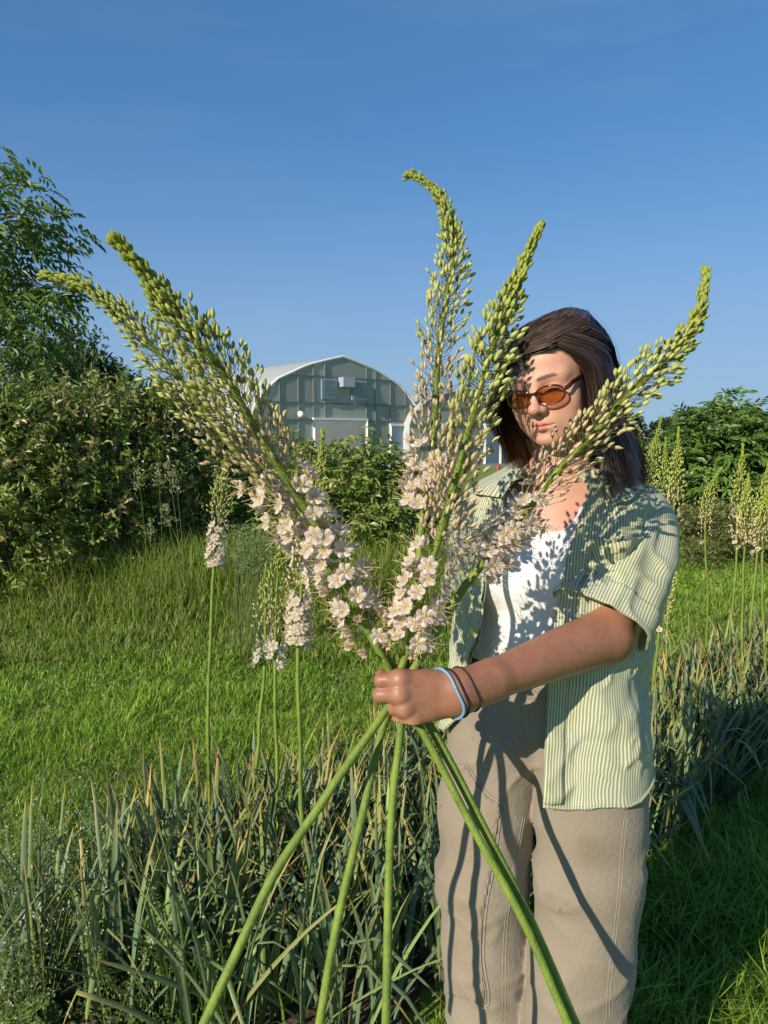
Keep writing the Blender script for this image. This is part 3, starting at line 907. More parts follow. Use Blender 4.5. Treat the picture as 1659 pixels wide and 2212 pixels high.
def house(name, label, org, yaw, W, eave, apex, L, detail, edge=None):
    org = np.array([org[0], org[1], 0.0])
    Rz = rotz(yaw)
    Mx = lambda v: np.asarray(v, float) @ Rz.T + org
    root = thing(name, org, label, 'greenhouse', 'greenhouses')
    A = arch(W, eave, apex)
    # film skin over hoops
    n = len(A)
    rows = np.linspace(0, L, 14)
    V = np.concatenate([np.stack([A[:, 0] * 1.004, np.full(n, y), A[:, 1] * 1.004], -1) for y in rows])
    V[:, 2] += 0.03 * np.abs(np.sin(V[:, 1] / 1.2 * math.pi)) * -1 * (V[:, 2] > eave)
    g = Geo(); g.add(Mx(V), Q=grid_faces(len(rows), n)); g.build('roof_film', M_FILM, root)
    for y in np.arange(1.2, L + 0.1, 2.4):
        v, q, t = tube_geo(Mx(np.stack([A[:, 0] * 0.985, np.full(n, y), A[:, 1] * 0.985], -1)), 0.05, 6)
        Geo().add(v, Q=q, T=t).build('hoop', M_STEEL, root)
    v, q, t = tube_geo(Mx(np.stack([A[:, 0] * 1.006, np.full(n, -0.02), A[:, 1] * 1.006], -1)), 0.055 if edge is None else 0.03, 6)
    Geo().add(v, Q=q, T=t).build('gable_edge', edge or M_WHITEP, root)
    # back wall
    slab_poly(A, L - 0.03, L, Mx).build('back_wall', M_INSIDE, root, smooth=False)
    xs, zs, door, side = detail
    for i in range(len(xs) - 1):
        for j in range(len(zs) - 1):
            cxm, czm = (xs[i] + xs[i + 1]) / 2, (zs[j] + zs[j + 1]) / 2
            if any(a < cxm < b and lo < czm < hi for a, b, lo, hi in (door, side)):
                continue
            pol = clip_rect(A, xs[i] + 0.02, xs[i + 1] - 0.02, zs[j] + 0.02, zs[j + 1] - 0.02)
            if pol is not None and len(pol) >= 3:
                slab_poly(pol, -0.012, 0.012, Mx).build('panel', M_POLY, root, smooth=False)
    zmax = lambda x: float(np.interp(x, A[:, 0], A[:, 1]))
    def bar(a, b, w, name='bar', mat=M_STEEL):
        v, q = bar_geo(Mx([a])[0], Mx([b])[0], w, w)
        Geo().add(v, Q=q).build(name, mat, root, smooth=False)
    for x in xs[1:-1]:
        if door[0] + 0.05 < x < door[1] - 0.05:
            bar((x, -0.03, door[3]), (x, -0.03, zmax(x)), 0.06)
        elif side[0] + .05 < x < side[1] - .05:
            bar((x, -0.03, side[3]), (x, -0.03, zmax(x)), 0.06)
        else:
            bar((x, -0.03, 0), (x, -0.03, zmax(x)), 0.045)
    for z in zs[1:-1]:
        xl = [x for x in np.linspace(-W / 2, W / 2, 200) if zmax(x) > z]
        if not xl: continue
        cuts = [(xl[0], xl[-1])]
        for a, b, lo, hi in (door, side):
            if lo < z < hi - 0.02:
                cuts = [c for s0, s1 in cuts for c in ((s0, min(s1, a)), (max(s0, b), s1)) if c[1] - c[0] > 0.05]
        for s0, s1 in cuts:
            bar((s0, -0.045, z), (s1, -0.045, z), 0.04)
    for a, b, lo, hi in (door, side):
        bar((a, -0.07, lo), (a, -0.07, hi), 0.10, 'door_post', M_WHITEP); bar((b, -0.07, lo), (b, -0.07, hi), 0.10, 'door_post', M_WHITEP)
        bar((a - 0.05, -0.072, hi + 0.05), (b + 0.05, -0.072, hi + 0.05), 0.10, 'door_head', M_WHITEP)
    v, q = box_geo([-W / 2 - 0.1, -0.16, 0], [W / 2 + 0.1, -0.06, 0.14]); Geo().add(Mx(v), Q=q).build('concrete_kerb', M_CONC, root, smooth=False)
    return root, Mx, zmax
gd = 33.0
O1 = P(741, 945, gd)
W1 = 9.2
yaw1 = math.radians(40)
xs1 = [-3.95, -3.3, -2.6, -1.9, -1.30, -0.55, 0.62, 1.22, 1.95, 2.35, 3.25, 3.95]
xs1 = [-4.6, -3.2, -2.3, -1.55, -0.98, 1.25, 1.75, 2.62, 3.5, 4.6]
zs1 = [0, 1.15, 2.15, 2.85, 3.95, 4.9]
root, Mx, zmax = house('greenhouse', 'large grey panelled greenhouse with open door and white film roof', O1, yaw1, W1, 1.9, 4.82, 15.0, (xs1, zs1, (-1.55, 1.25, 0, 2.15), (2.62, 3.5, 0, 1.95)))
v, q = box_geo([2.67, -0.03, 0.14], [3.45, 0.03, 1.93]); Geo().add(Mx(v), Q=q).build('side_door', M_BLUED, root, smooth=False)
for x0 in (-1.17, 0.42):
    v, q = box_geo([x0, -0.10, 3.02], [x0 + 0.78, -0.05, 3.85]); fr = Geo().add(Mx(v), Q=q).build('vent', M_LOUV, root, smooth=False)
    for k in range(9):
        z = 3.06 + k * 0.087
        V = np.array([[x0 + .03, -0.10, z], [x0 + .75, -0.10, z], [x0 + .75, -0.17, z + .055], [x0 + .03, -0.17, z + .055], [x0 + .03, -0.105, z + .07], [x0 + .75, -0.105, z + .07]])
        o = mk('louvre', Mx(V), np.array([[0, 1, 2, 3], [3, 2, 5, 4]]), M_LOUV, smooth=False)
        o.parent = fr
v, q = box_geo([-0.28, -0.42, 3.55], [0.34, -0.05, 3.95]); Geo().add(Mx(v), Q=q).build('fan_hood', M_LOUV, root, smooth=False)
g = Geo()
v, q, t = tube_geo(Mx([[-2.3, -0.05, 2.42], [-2.3, -0.25, 2.46]]), 0.04, 8); g.add(v, Q=q, T=t)
v, q, t = tube_geo(Mx([[-2.42, -0.3, 2.36], [-2.2, -0.28, 2.36]]), [0.14, 0.09], 10); g.add(v, Q=q, T=t)
g.build('lamp', M_WHITEP, root)
# things seen through the open door
for i, (x, y, z0, z1, w, lab) in enumerate([(0.35, 3.2, 0, 0.95, 0.55, 'dark covered bench inside the open greenhouse door'), (-0.45, 4.0, 0, 0.75, 0.45, 'dark crate stack inside the greenhouse left of the bench')]):
    r_ = thing('storage_bench', Mx([[x, y, 0]])[0], lab, 'bench')
    v, q = box_geo([x - w, y, z0 + 0.55], [x + w, y + 0.6, z1]); Geo().add(Mx(v), Q=q).build('top', M_DARK, r_, smooth=False)
    for sx_ in (-w + .05, w - .09):
        v, q = box_geo([x + sx_, y + 0.1, 0], [x + sx_ + 0.06, y + 0.5, 0.55]); Geo().add(Mx(v), Q=q).build('leg', M_DARK, r_, smooth=False)
O2 = P(500, 945, 47)
house('greenhouse', 'low white film tunnel house behind the hedge', O2, math.radians(38), 7.5, 1.5, 4.3, 18.0, ([-3.75, -2.0, -0.6, 0.6, 2.0, 3.75], [0, 1.2, 2.2, 3.2, 4.3], (-0.6, 0.6, 0, 2.2), (9, 9.1, 0, 0.1)))
O3 = P(1010, 945, 37)
house('greenhouse', 'farther grey greenhouse with white posts behind the held spikes', O3, math.radians(38), 7.2, 2.0, 3.7, 14.0, ([-3.6, -2.4, -1.2, 0.0, 1.1, 2.2, 3.6], [0, 1.0, 2.0, 2.8, 3.7], (1.1, 2.2, 0, 2.0), (-9, -8.9, 0, .1)), M_STEEL)
# small red can by the far greenhouse
rc_ = G(1077, 1012); rc_ = P(1077, 945, 30); rc_[2] = 0
can = thing('red_can', rc_, 'small red can standing by the far greenhouse post', 'can')
th = np.linspace(0, 2 * math.pi, 12, endpoint=False)
prof = [(0.02, 0), (0.10, 0), (0.10, 0.26), (0.05, 0.32), (0.04, 0.40), (0.01, 0.40)]
V = np.concatenate([np.stack([r * np.cos(th), r * np.sin(th), np.full(12, z)], -1) + rc_ for r, z in prof])
mk('can_shell', V, grid_faces(6, 12, True), pm('red_paint', (0.30, 0.06, 0.04), 0.6), can)

# ------------------------------------------------------------------ small plants close to the camera
R = np.random.default_rng(77)
# tall flowering grass stalks before the hedge
labs = ['grass stalk with feathery seed head, leftmost before the hedge', 'pair-leaning grass stalk with feathery head before the dark hedge gap', 'tallest feathery grass stalk before the dark hedge gap', 'slim grass stalk right of the tallest one',
        'short grass stalk with thick seed head below the tallest one', 'lowest grass stalk with loose seed head', 'grass stalk beside the white-skirted lily']
for i, (px, py, pb) in enumerate([(298, 1012, 1190), (341, 1002, 1180), (362, 995, 1150), (378, 1018, 1150), (357, 1090, 1180), (325, 1122, 1200), (466, 1015, 1200)]):
    dd_ = 5.4
    tp = P(px, py, dd_); b = np.array([tp[0] + R.normal(0, 0.05), tp[1], 0])
    r_ = thing('grass_stalk', b, labs[i], 'grass', 'flowering grass stalks')
    v, q, t = tube_geo(spline(np.array([b, (b + tp) / 2 + [0.03, 0, 0], tp]), 10), np.linspace(0.0026, 0.0010, 10), 5)
    Geo().add(v, Q=q, T=t).build('stalk', pm('straw_green', (0.16, 0.22, 0.06), 0.7) if i == 0 else bpy.data.materials['straw_green'], r_)
    n = 90
    k = R.random(n)
    pp = tp + np.stack([R.normal(0, 0.022, n) * (0.3 + k), R.normal(0, 0.02, n), -0.16 * k], -1)
    V, T, C = leafcards(pp, R.normal(size=(n, 3)) * 0.6 + [0, 0, 1.0], 0.022, 0.009, np.tile([0.33, 0.34, 0.17], (n, 1)) * (0.7 + 0.6 * R.random(n))[:, None], R)
    g = Geo(); g.add(V, T=T, C=C); g.build('seed_head', M_LEAF, r_, smooth=False)
# long grass along the hedge foot and beside the bed
n = 26000
px = R.uniform(-60, 1000, n); dd_ = R.uniform(4.6, 7.2, n)
x = (px - CX) / FPX * dd_
cl = vnoise(np.stack([x * 2.2, dd_ * 2.2, x * 0], -1), 41)
h = np.clip(0.10 + 0.42 * sstep(5.2, 6.6, dd_ + 0.5 * cl), 0.08, 0.6) * (0.5 + 0.8 * R.random(n))
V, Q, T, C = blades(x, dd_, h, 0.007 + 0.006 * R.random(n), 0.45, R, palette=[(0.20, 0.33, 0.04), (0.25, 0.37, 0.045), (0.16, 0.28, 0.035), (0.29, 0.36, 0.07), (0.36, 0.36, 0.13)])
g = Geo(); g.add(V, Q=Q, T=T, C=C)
tag(g.build('tall_grass', M_GRASS, smooth=False), 'long rough grass along the foot of the hedge', 'grass', kind='stuff')
# shepherd's-purse-like weeds at lower left: wiry stems, heart-shaped pods, tiny white tops
g = Geo()
for k in range(260):
    px, py = R.uniform(-40, 430), R.uniform(1900, 2300)
    if px > 60 + (2300 - py) * 0.9 and R.random() < 0.75:
        continue
    b = G(px, py); hgt = R.uniform(0.16, 0.42)
    for s_ in range(int(R.integers(1, 4))):
        az = R.random() * 6.28; ln = R.uniform(0.1, 0.45) * hgt
        tp = b + np.array([math.cos(az) * ln, math.sin(az) * ln, hgt * R.uniform(0.7, 1)])
        line = spline(np.array([b, (b + tp) / 2 + [0, 0, 0.02], tp]), 7)
        v, q, t = tube_geo(line, np.linspace(0.0016, 0.0008, 7), 3, caps=False); g.add(v, Q=q, C=np.array([0.16, 0.23, 0.06]))
        m = int(R.integers(9, 20))
        kk = R.uniform(0.3, 1, m)
        pp = line[(kk * 6).astype(int)] + R.normal(0, 0.012, (m, 3))
        V, T, C = leafcards(pp, R.normal(size=(m, 3)) + [0, 0, 0.3], 0.0095, 0.0085, np.tile([0.17, 0.25, 0.065], (m, 1)) * (0.7 + 0.6 * R.random(m))[:, None], R)
        g.add(V, T=T, C=C)
        V, T, C = leafcards(np.tile(tp, (4, 1)) + R.normal(0, 0.004, (4, 3)), R.normal(size=(4, 3)) + [0, 0, 0.8], 0.006, 0.005, np.tile([0.62, 0.62, 0.55], (4, 1)), R)
        g.add(V, T=T, C=C)
n = 2600
px, py = R.uniform(-60, 420, n), R.uniform(1950, 2330, n)
pp = np.array([G(a, b) for a, b in zip(px, py)]) + np.stack([np.zeros(n), np.zeros(n), R.uniform(0.005, 0.07, n)], -1)
V, T, C = leafcards(pp, R.normal(size=(n, 3)) * [1, 1, 0.4] + [0, 0, 0.25], 0.020 * (0.6 + R.random(n)), 0.012 * (0.6 + R.random(n)), np.tile([0.095, 0.165, 0.035], (n, 1)) * (0.6 + 0.8 * R.random(n))[:, None], R)
g.add(V, T=T, C=C)
tag(g.build('wiry_weeds', M_LEAF, smooth=False), 'wiry seeding weeds over bare soil at lower left', 'weeds', kind='stuff')
# pale fuzzy weeds beyond the trio of lilies
n = 1500
px, py, dd_ = R.uniform(500, 590, n), R.uniform(1130, 1240, n), R.normal(4.9, 0.1, n)
pp = np.array([P(a, b, c) for a, b, c in zip(px, py, dd_)])
V, T, C = leafcards(pp, R.normal(size=(n, 3)), 0.014, 0.009, np.tile([0.22, 0.30, 0.12], (n, 1)) * (0.7 + 0.6 * R.random(n))[:, None], R)
g = Geo(); g.add(V, T=T, C=C)
for k in range(60):
    a, b = R.uniform(505, 585), R.uniform(1150, 1230)
    tp = P(a, b, 4.9); v, q, t = tube_geo(np.array([[tp[0] + R.normal(0, .05), tp[1], 0], tp]), 0.002, 3, caps=False); g.add(v, Q=q, C=np.array([0.14, 0.2, 0.06]))
tag(g.build('pale_weeds', M_LEAF, smooth=False), 'pale fuzzy flowering weed beyond the growing lilies', 'weeds', kind='stuff')

# bright young grass tufts at the bottom edge
def tuft(px, py, n, h, lab, w=0.0075, spread=0.04, pal=((0.17, 0.30, 0.05), (0.14, 0.26, 0.045))):
    b = G(px, py)
    r_ = thing('grass_tuft', b, lab, 'grass', 'bright grass tufts')
    for k in range(n):
        az = R.random() * 6.28; ln = R.uniform(0.1, 0.55) * h
        s0 = b + np.array([R.normal(0, spread), R.normal(0, spread * 0.6), 0])
        hh_ = h * R.uniform(0.55, 1.05)
        line = spline(np.array([s0, s0 + [math.cos(az) * ln * 0.3, math.sin(az) * ln * 0.3, hh_ * 0.6], s0 + [math.cos(az) * ln, math.sin(az) * ln, hh_]]), 8)
        wv = np.array([-math.sin(az + R.normal(0, .6)), math.cos(az), 0]) * w / 2
        prof = np.interp(np.linspace(0, 1, 8), [0, 0.3, 0.75, 1], [0.7, 1, 0.75, 0.03])[:, None]
        V = np.stack([line - wv * prof, line + wv * prof], 1).reshape(-1, 3)
        g = Geo(); g.add(V, Q=grid_faces(8, 2), C=np.array(pal[k % len(pal)]) * R.uniform(0.8, 1.15))
        g.build('blade', M_GRASS, r_)
tuft(462, 2235, 26, 0.30, 'bright green grass tuft around the foot of the leftmost stem')
tuft(560, 2240, 14, 0.20, 'small bright grass tuft right of the leftmost stem')
tuft(1470, 2150, 20, 0.20, 'light green grass tuft in the lower right lawn', w=0.006)
tuft(1600, 2080, 22, 0.22, 'grass tuft catching sun near the right frame edge', w=0.006)
# broad-leaved weeds
def lobed(px, py, n, size, lab, name='lobed_weed', lobes=5, col=(0.13, 0.24, 0.04), hgt=0.12):
    b = G(px, py)
    r_ = thing(name, b, lab, 'weed')
    for k in range(n):
        az = k / n * 6.28 + R.normal(0, 0.4)
        c = b + np.array([math.cos(az) * size * 0.9, math.sin(az) * size * 0.6, hgt * R.uniform(0.5, 1.3)])
        nv__ = nrm(np.array([math.cos(az) * 0.5, math.sin(az) * 0.5 - 0.5, 0.9]) + R.normal(0, 0.2, 3))
        e1 = nrm(np.cross(nv__, [0.2, 0.1, 1])); e2 = np.cross(nv__, e1)
        th = np.linspace(-2.7, 2.7, 26)
        rr = size * (0.72 + 0.22 * np.abs(np.cos(th * lobes / 2.7 * 0.9))) * (1 + 0.05 * R.normal(size=26))
        ringp = c + rr[:, None] * (np.cos(th)[:, None] * e1 + np.sin(th)[:, None] * e2) + nv__ * (0.10 * size * np.cos(th * lobes))[:, None]
        V = np.concatenate([[c - e1 * size * 0.2], c + (ringp - c) * 0.55 + nv__ * size * 0.08, ringp])
        T = np.array([[0, 1 + i, 2 + i] for i in range(25)]); Q = np.array([[1 + i, 27 + i, 28 + i, 2 + i] for i in range(25)])
        g = Geo(); g.add(V, Q=Q, T=T, C=np.array(col) * R.uniform(0.75, 1.2)); g.build('leaf', M_LEAF, r_)
        v, q, t = tube_geo(spline(np.array([b, (b + c) / 2 + [0, 0, -0.01], c - e1 * size * 0.2]), 6), 0.002, 5); Geo().add(v, Q=q, T=t, C=np.array([0.16, 0.22, 0.06])).build('stalk', M_LEAF, r_)
lobed(395, 2130, 6, 0.060, 'lobed bright green weed among the strap leaves at lower left', hgt=0.22)
lobed(60, 2235, 9, 0.045, 'low crinkled green weed in the lower left corner', col=(0.15, 0.25, 0.05), hgt=0.06)
def dock(px, py, lab, n=3, L=0.17):
    b = G(px, py)
    r_ = thing('broad_leaf_weed', b, lab, 'weed', 'broad-leaved weeds in the lawn')
    for k in range(n):
        az = R.uniform(0.2, 2.9) if k else 1.3
        d_ = nrm(np.array([math.cos(az) * 0.6, -0.3 * math.sin(az), 1.0]))
        s_ = nrm(np.cross(d_, [0.1, -1, 0.2]))
        u = np.linspace(0, 1, 9)[:, None]
        w_ = 0.036 * np.interp(u, [0, 0.15, 0.5, 0.85, 1], [0.1, 0.35, 1, 0.7, 0.05])
        mid = b + d_ * u * L + np.array([0, 0.0, -0.05]) * u ** 2.5
        wave = 0.006 * np.sin(u * 14 + k)
        V = np.stack([mid - s_ * w_ + [0, -1, 0] * wave, mid, mid + s_ * w_ - [0, -1, 0] * wave], 1).reshape(-1, 3)
        g = Geo(); g.add(V, Q=grid_faces(9, 3), C=np.array([0.15, 0.27, 0.045]) * R.uniform(0.85, 1.15)); g.build('leaf', M_LEAF, r_)
dock(1402, 2075, 'broad pale green leaf standing in the lawn beside the trouser leg')
dock(1490, 2090, 'broad-leaved weed farther right in the shaded lawn', 3, 0.15)
# reddish runner across the soil at the bottom
W = np.array([G(270, 2105) + [0, 0, 0.03], G(370, 2130) + [0, 0, 0.05], G(430, 2165) + [0, 0, 0.06], G(490, 2205) + [0, 0, 0.04]])
v, q, t = tube_geo(spline(W, 24), 0.0022, 6)
rn = mk('runner_stem', v, [q, t], pm('red_stem', (0.30, 0.10, 0.06), 0.6))
tag(rn, 'thin reddish creeping stem across the soil at lower left', 'stem')
# ------------------------------------------------------------------ the person
SKIN = pm('skin', (0.53, 0.285, 0.205), 0.45, var=(95, 0.10, (0.42, 0.19, 0.12)), bump=(330, 0.30, 0.0015), attr=True, sss=0.10, spec=0.45)
M_HAIR = pm('brown_hair', (1, 1, 1), 0.36, attr=True, spec=0.55)
M_TEE = pm('white_cotton', (0.72, 0.72, 0.74), 0.85, bump=(300, 0.12, 0.001), sheen=0.2)
M_CANVAS = pm('beige_canvas', (0.260, 0.220, 0.174), 0.88, var=(7, 0.5, (0.205, 0.170, 0.130)), bump=(120, 0.45, 0.004), attr=True, sheen=0.15)
M_THREAD = pm('pale_thread', (0.36, 0.32, 0.27), 0.8)
M_TORT = pm('tortoiseshell', (0.014, 0.006, 0.004), 0.12, var=(150, 0.7, (0.10, 0.022, 0.008)), spec=0.6, coat=0.5)
M_GOLD = pm('gold_wire', (0.9, 0.68, 0.35), 0.2, metal=1.0)
M_YBTN = pm('yellow_plastic', (0.72, 0.60, 0.06), 0.35)
M_BELT = pm('marbled_belt', (0.03, 0.03, 0.03), 0.6, var=(45, 1.0, (0.55, 0.53, 0.5)))
M_BLACK_EL = pm('black_elastic', (0.012, 0.012, 0.014), 0.7)
M_BLUE_EL = pm('blue_elastic', (0.17, 0.33, 0.52), 0.7, bump=(900, 0.3, 0.001))
M_BROWN_EL = pm('brown_elastic', (0.035, 0.02, 0.02), 0.7)
M_BOOT = pm('brown_leather', (0.10, 0.055, 0.03), 0.6, bump=(60, 0.2))

def stripe_mat():
    m = pm('striped_seersucker', (1, 1, 1), 0.85, bump=(140, 0.2, 0.002), sheen=0.15)
    N, L = m.node_tree.nodes, m.node_tree.links
    b = N['Principled BSDF']
    uv = N.new('ShaderNodeUVMap'); uv.uv_map = 'UVMap'
    sp = N.new('ShaderNodeSeparateXYZ'); L.new(uv.outputs[0], sp.inputs[0])
    n = N.new('ShaderNodeTexNoise'); n.inputs['Scale'].default_value = 14; L.new(uv.outputs[0], n.inputs['Vector'])
    ad = N.new('ShaderNodeMath'); ad.operation = 'MULTIPLY_ADD'; ad.inputs[1].default_value = 0.004
    L.new(n.outputs['Fac'], ad.inputs[0]); L.new(sp.outputs['X'], ad.inputs[2])
    mu = N.new('ShaderNodeMath'); mu.operation = 'MULTIPLY'; mu.inputs[1].default_value = 2 * math.pi / 0.0046
    L.new(ad.outputs[0], mu.inputs[0])
    sn = N.new('ShaderNodeMath'); sn.operation = 'SINE'; L.new(mu.outputs[0], sn.inputs[0])
    r = N.new('ShaderNodeMapRange'); r.interpolation_type = 'SMOOTHSTEP'
    r.inputs['From Min'].default_value = -0.25; r.inputs['From Max'].default_value = 0.35
    L.new(sn.outputs[0], r.inputs['Value'])
    x = N.new('ShaderNodeMixRGB')
    x.inputs['Color1'].default_value = (0.225, 0.245, 0.165, 1)
    L.new(r.outputs['Result'], x.inputs['Fac'])
    # the pale stripe drifts between cream and yellow, sun-faded in patches
    n2 = N.new('ShaderNodeTexNoise'); n2.inputs['Scale'].default_value = 5; L.new(uv.outputs[0], n2.inputs['Vector'])
    r2 = N.new('ShaderNodeMapRange'); r2.inputs['From Min'].default_value = 0.4; r2.inputs['From Max'].default_value = 0.65
    L.new(n2.outputs['Fac'], r2.inputs['Value'])
    x2 = N.new('ShaderNodeMixRGB'); x2.inputs['Color1'].default_value = (0.50, 0.52, 0.39, 1); x2.inputs['Color2'].default_value = (0.55, 0.55, 0.32, 1)
    L.new(r2.outputs['Result'], x2.inputs['Fac']); L.new(x2.outputs[0], x.inputs['Color2'])
    L.new(x.outputs[0], b.inputs['Base Color'])
    return m
M_STRIPE = stripe_mat()

# --- frames
HS = 0.95
H_R = rotz(math.radians(-36)) @ rotx(math.radians(15)) @ roty(math.radians(-7))
H_O = P(1153, 852, 1.385) - H_R @ (np.array([0, -0.097, -0.008]) * HS)
def hw(q):
    return H_O + (np.asarray(q, float) * HS) @ H_R.T
def hl(p):
    return ((p - H_O) @ H_R) / HS

B_R = rotz(math.radians(-20))
NB, PV = P(1208, 1045, 1.50), P(1178, 1560, 1.50)
def axis_at(z):
    t = (np.asarray(z, float) - PV[2]) / (NB[2] - PV[2])
    return PV[None] + (NB - PV)[None] * np.atleast_1d(t)[:, None]
def bw(x, y, z):
    x, y, z = np.broadcast_arrays(np.atleast_1d(np.asarray(x, float)), np.atleast_1d(np.asarray(y, float)), np.atleast_1d(np.asarray(z, float)))
    a = axis_at(z.ravel())
    q = np.stack([x.ravel(), y.ravel(), np.zeros(x.size)], -1) @ B_R.T
    a = a + q
    a[:, 2] = z.ravel()
    return a
bw1 = lambda x, y, z: bw(x, y, z)[0]

person = thing('person', [PV[0], PV[1], 0], 'person in sunglasses, striped shirt and beige trousers holding tall lilies', 'person')

# --- skin: head, neck, chest and arms
def face_parts(q):
    m = q.copy(); m[:, 0] = np.abs(m[:, 0])
    d = s_ell(q, (0, 0.022, 0.032), (0.079, 0.096, 0.084))
    d = smin(d, s_ell(q, (0, -0.034, 0.036), (0.066, 0.050, 0.054)), 0.035)
    d = smin(d, s_ell(q, (0, -0.029, -0.030), (0.064, 0.057, 0.072)), 0.032)
    d = smin(d, s_cone(m, (0.054, 0.005, -0.050), (0.017, -0.062, -0.094), 0.021, 0.018), 0.028)
    d = smin(d, s_ell(q, (0, -0.074, -0.099), (0.021, 0.017, 0.015)), 0.02)
    d = smin(d, s_ell(m, (0.044, -0.056, -0.034), (0.024, 0.021, 0.021)), 0.026)
    d = smin(d, s_ell(m, (0.034, -0.048, -0.066), (0.026, 0.024, 0.026)), 0.03)
    d = smin(d, s_cone(m, (0.010, -0.0815, 0.015), (0.048, -0.066, 0.016), 0.006, 0.006), 0.022)
    d = smax(d, -s_ell(m, (0.031, -0.1015, -0.003), (0.018, 0.0165, 0.0115)), 0.014)
    d = smin(d, s_ell(m, (0.031, -0.0735, -0.004), (0.0165, 0.0135, 0.0120)), 0.005)
    d = smin(d, s_ell(q, (0, -0.076, -0.066), (0.029, 0.020, 0.025)), 0.016)
    d = smin(d, s_cone(q, (0, -0.084, 0.010), (0, -0.107, -0.033), 0.0072, 0.0088), 0.015)
    d = smin(d, s_ell(q, (0, -0.1085, -0.0362), (0.0115, 0.0108, 0.0095)), 0.008)
    d = smin(d, s_ell(m, (0.0125, -0.0965, -0.0395), (0.0078, 0.0110, 0.0082)), 0.006)
    d = smax(d, -s_ell(m, (0.0068, -0.1035, -0.0478), (0.0042, 0.0060, 0.0042)), 0.003)
    up = s_cone(m, (0.004, -0.0955, -0.0660), (0.0235, -0.0840, -0.0710), 0.0052, 0.0016)
    lo = s_cone(m, (0.000, -0.0925, -0.0772), (0.0205, -0.0830, -0.0732), 0.0070, 0.0020)
    d = smin(d, up, 0.004)
    d = smin(d, lo, 0.005)
    d = smax(d, -s_cone(m, (0, -0.0998, -0.0708), (0.0240, -0.0875, -0.0713), 0.0020, 0.0012), 0.0018)
    d = smax(d, -s_ell(q, (0, -0.1015, -0.0875), (0.016, 0.010, 0.0040)), 0.010)
    d = smin(d, s_ell(m, (0.074, 0.022, -0.010), (0.010, 0.020, 0.030)), 0.006)
    return d, up, lo

def chest_sdf(p):
    d = s_ell(p, bw1(0, 0.008, 1.14), (0.150, 0.150, 0.20))
    # work in body space for the flattened torso
    q = (p - axis_at(p[:, 2])) @ B_R
    q[:, 2] = p[:, 2]
    d = s_ell(q, (0, 0.008, 1.14), (0.140, 0.098, 0.21))
    d = smin(d, s_ell(q, (0, 0.01, 0.96), (0.150, 0.100, 0.14)), 0.06)
    m = q.copy(); m[:, 0] = np.abs(m[:, 0])
    d = smin(d, s_cone(m, (0.0, 0.015, 1.275), (0.130, 0.012, 1.252), 0.042, 0.042), 0.05)
    d = smin(d, s_ell(m, (0.068, -0.066, 1.155), (0.060, 0.048, 0.055)), 0.05)
    return d

def head_sdf(p):
    d = face_parts(hl(p))[0] * HS
    nk = s_cone(p, hw((0, 0.030, -0.060)), NB + np.array([0.0, 0.012, 0.0]), 0.047, 0.052)
    d = smin(d, nk, 0.022)
    c = chest_sdf(p)
    tr = np.minimum(s_cone(p, NB + [0, 0.02, 0.03], bw1(0.11, 0.015, 1.270), 0.036, 0.036),
                    s_cone(p, NB + [0, 0.02, 0.03], bw1(-0.11, 0.015, 1.270), 0.036, 0.036))
    return smin(smin(d, c, 0.035), tr, 0.03)

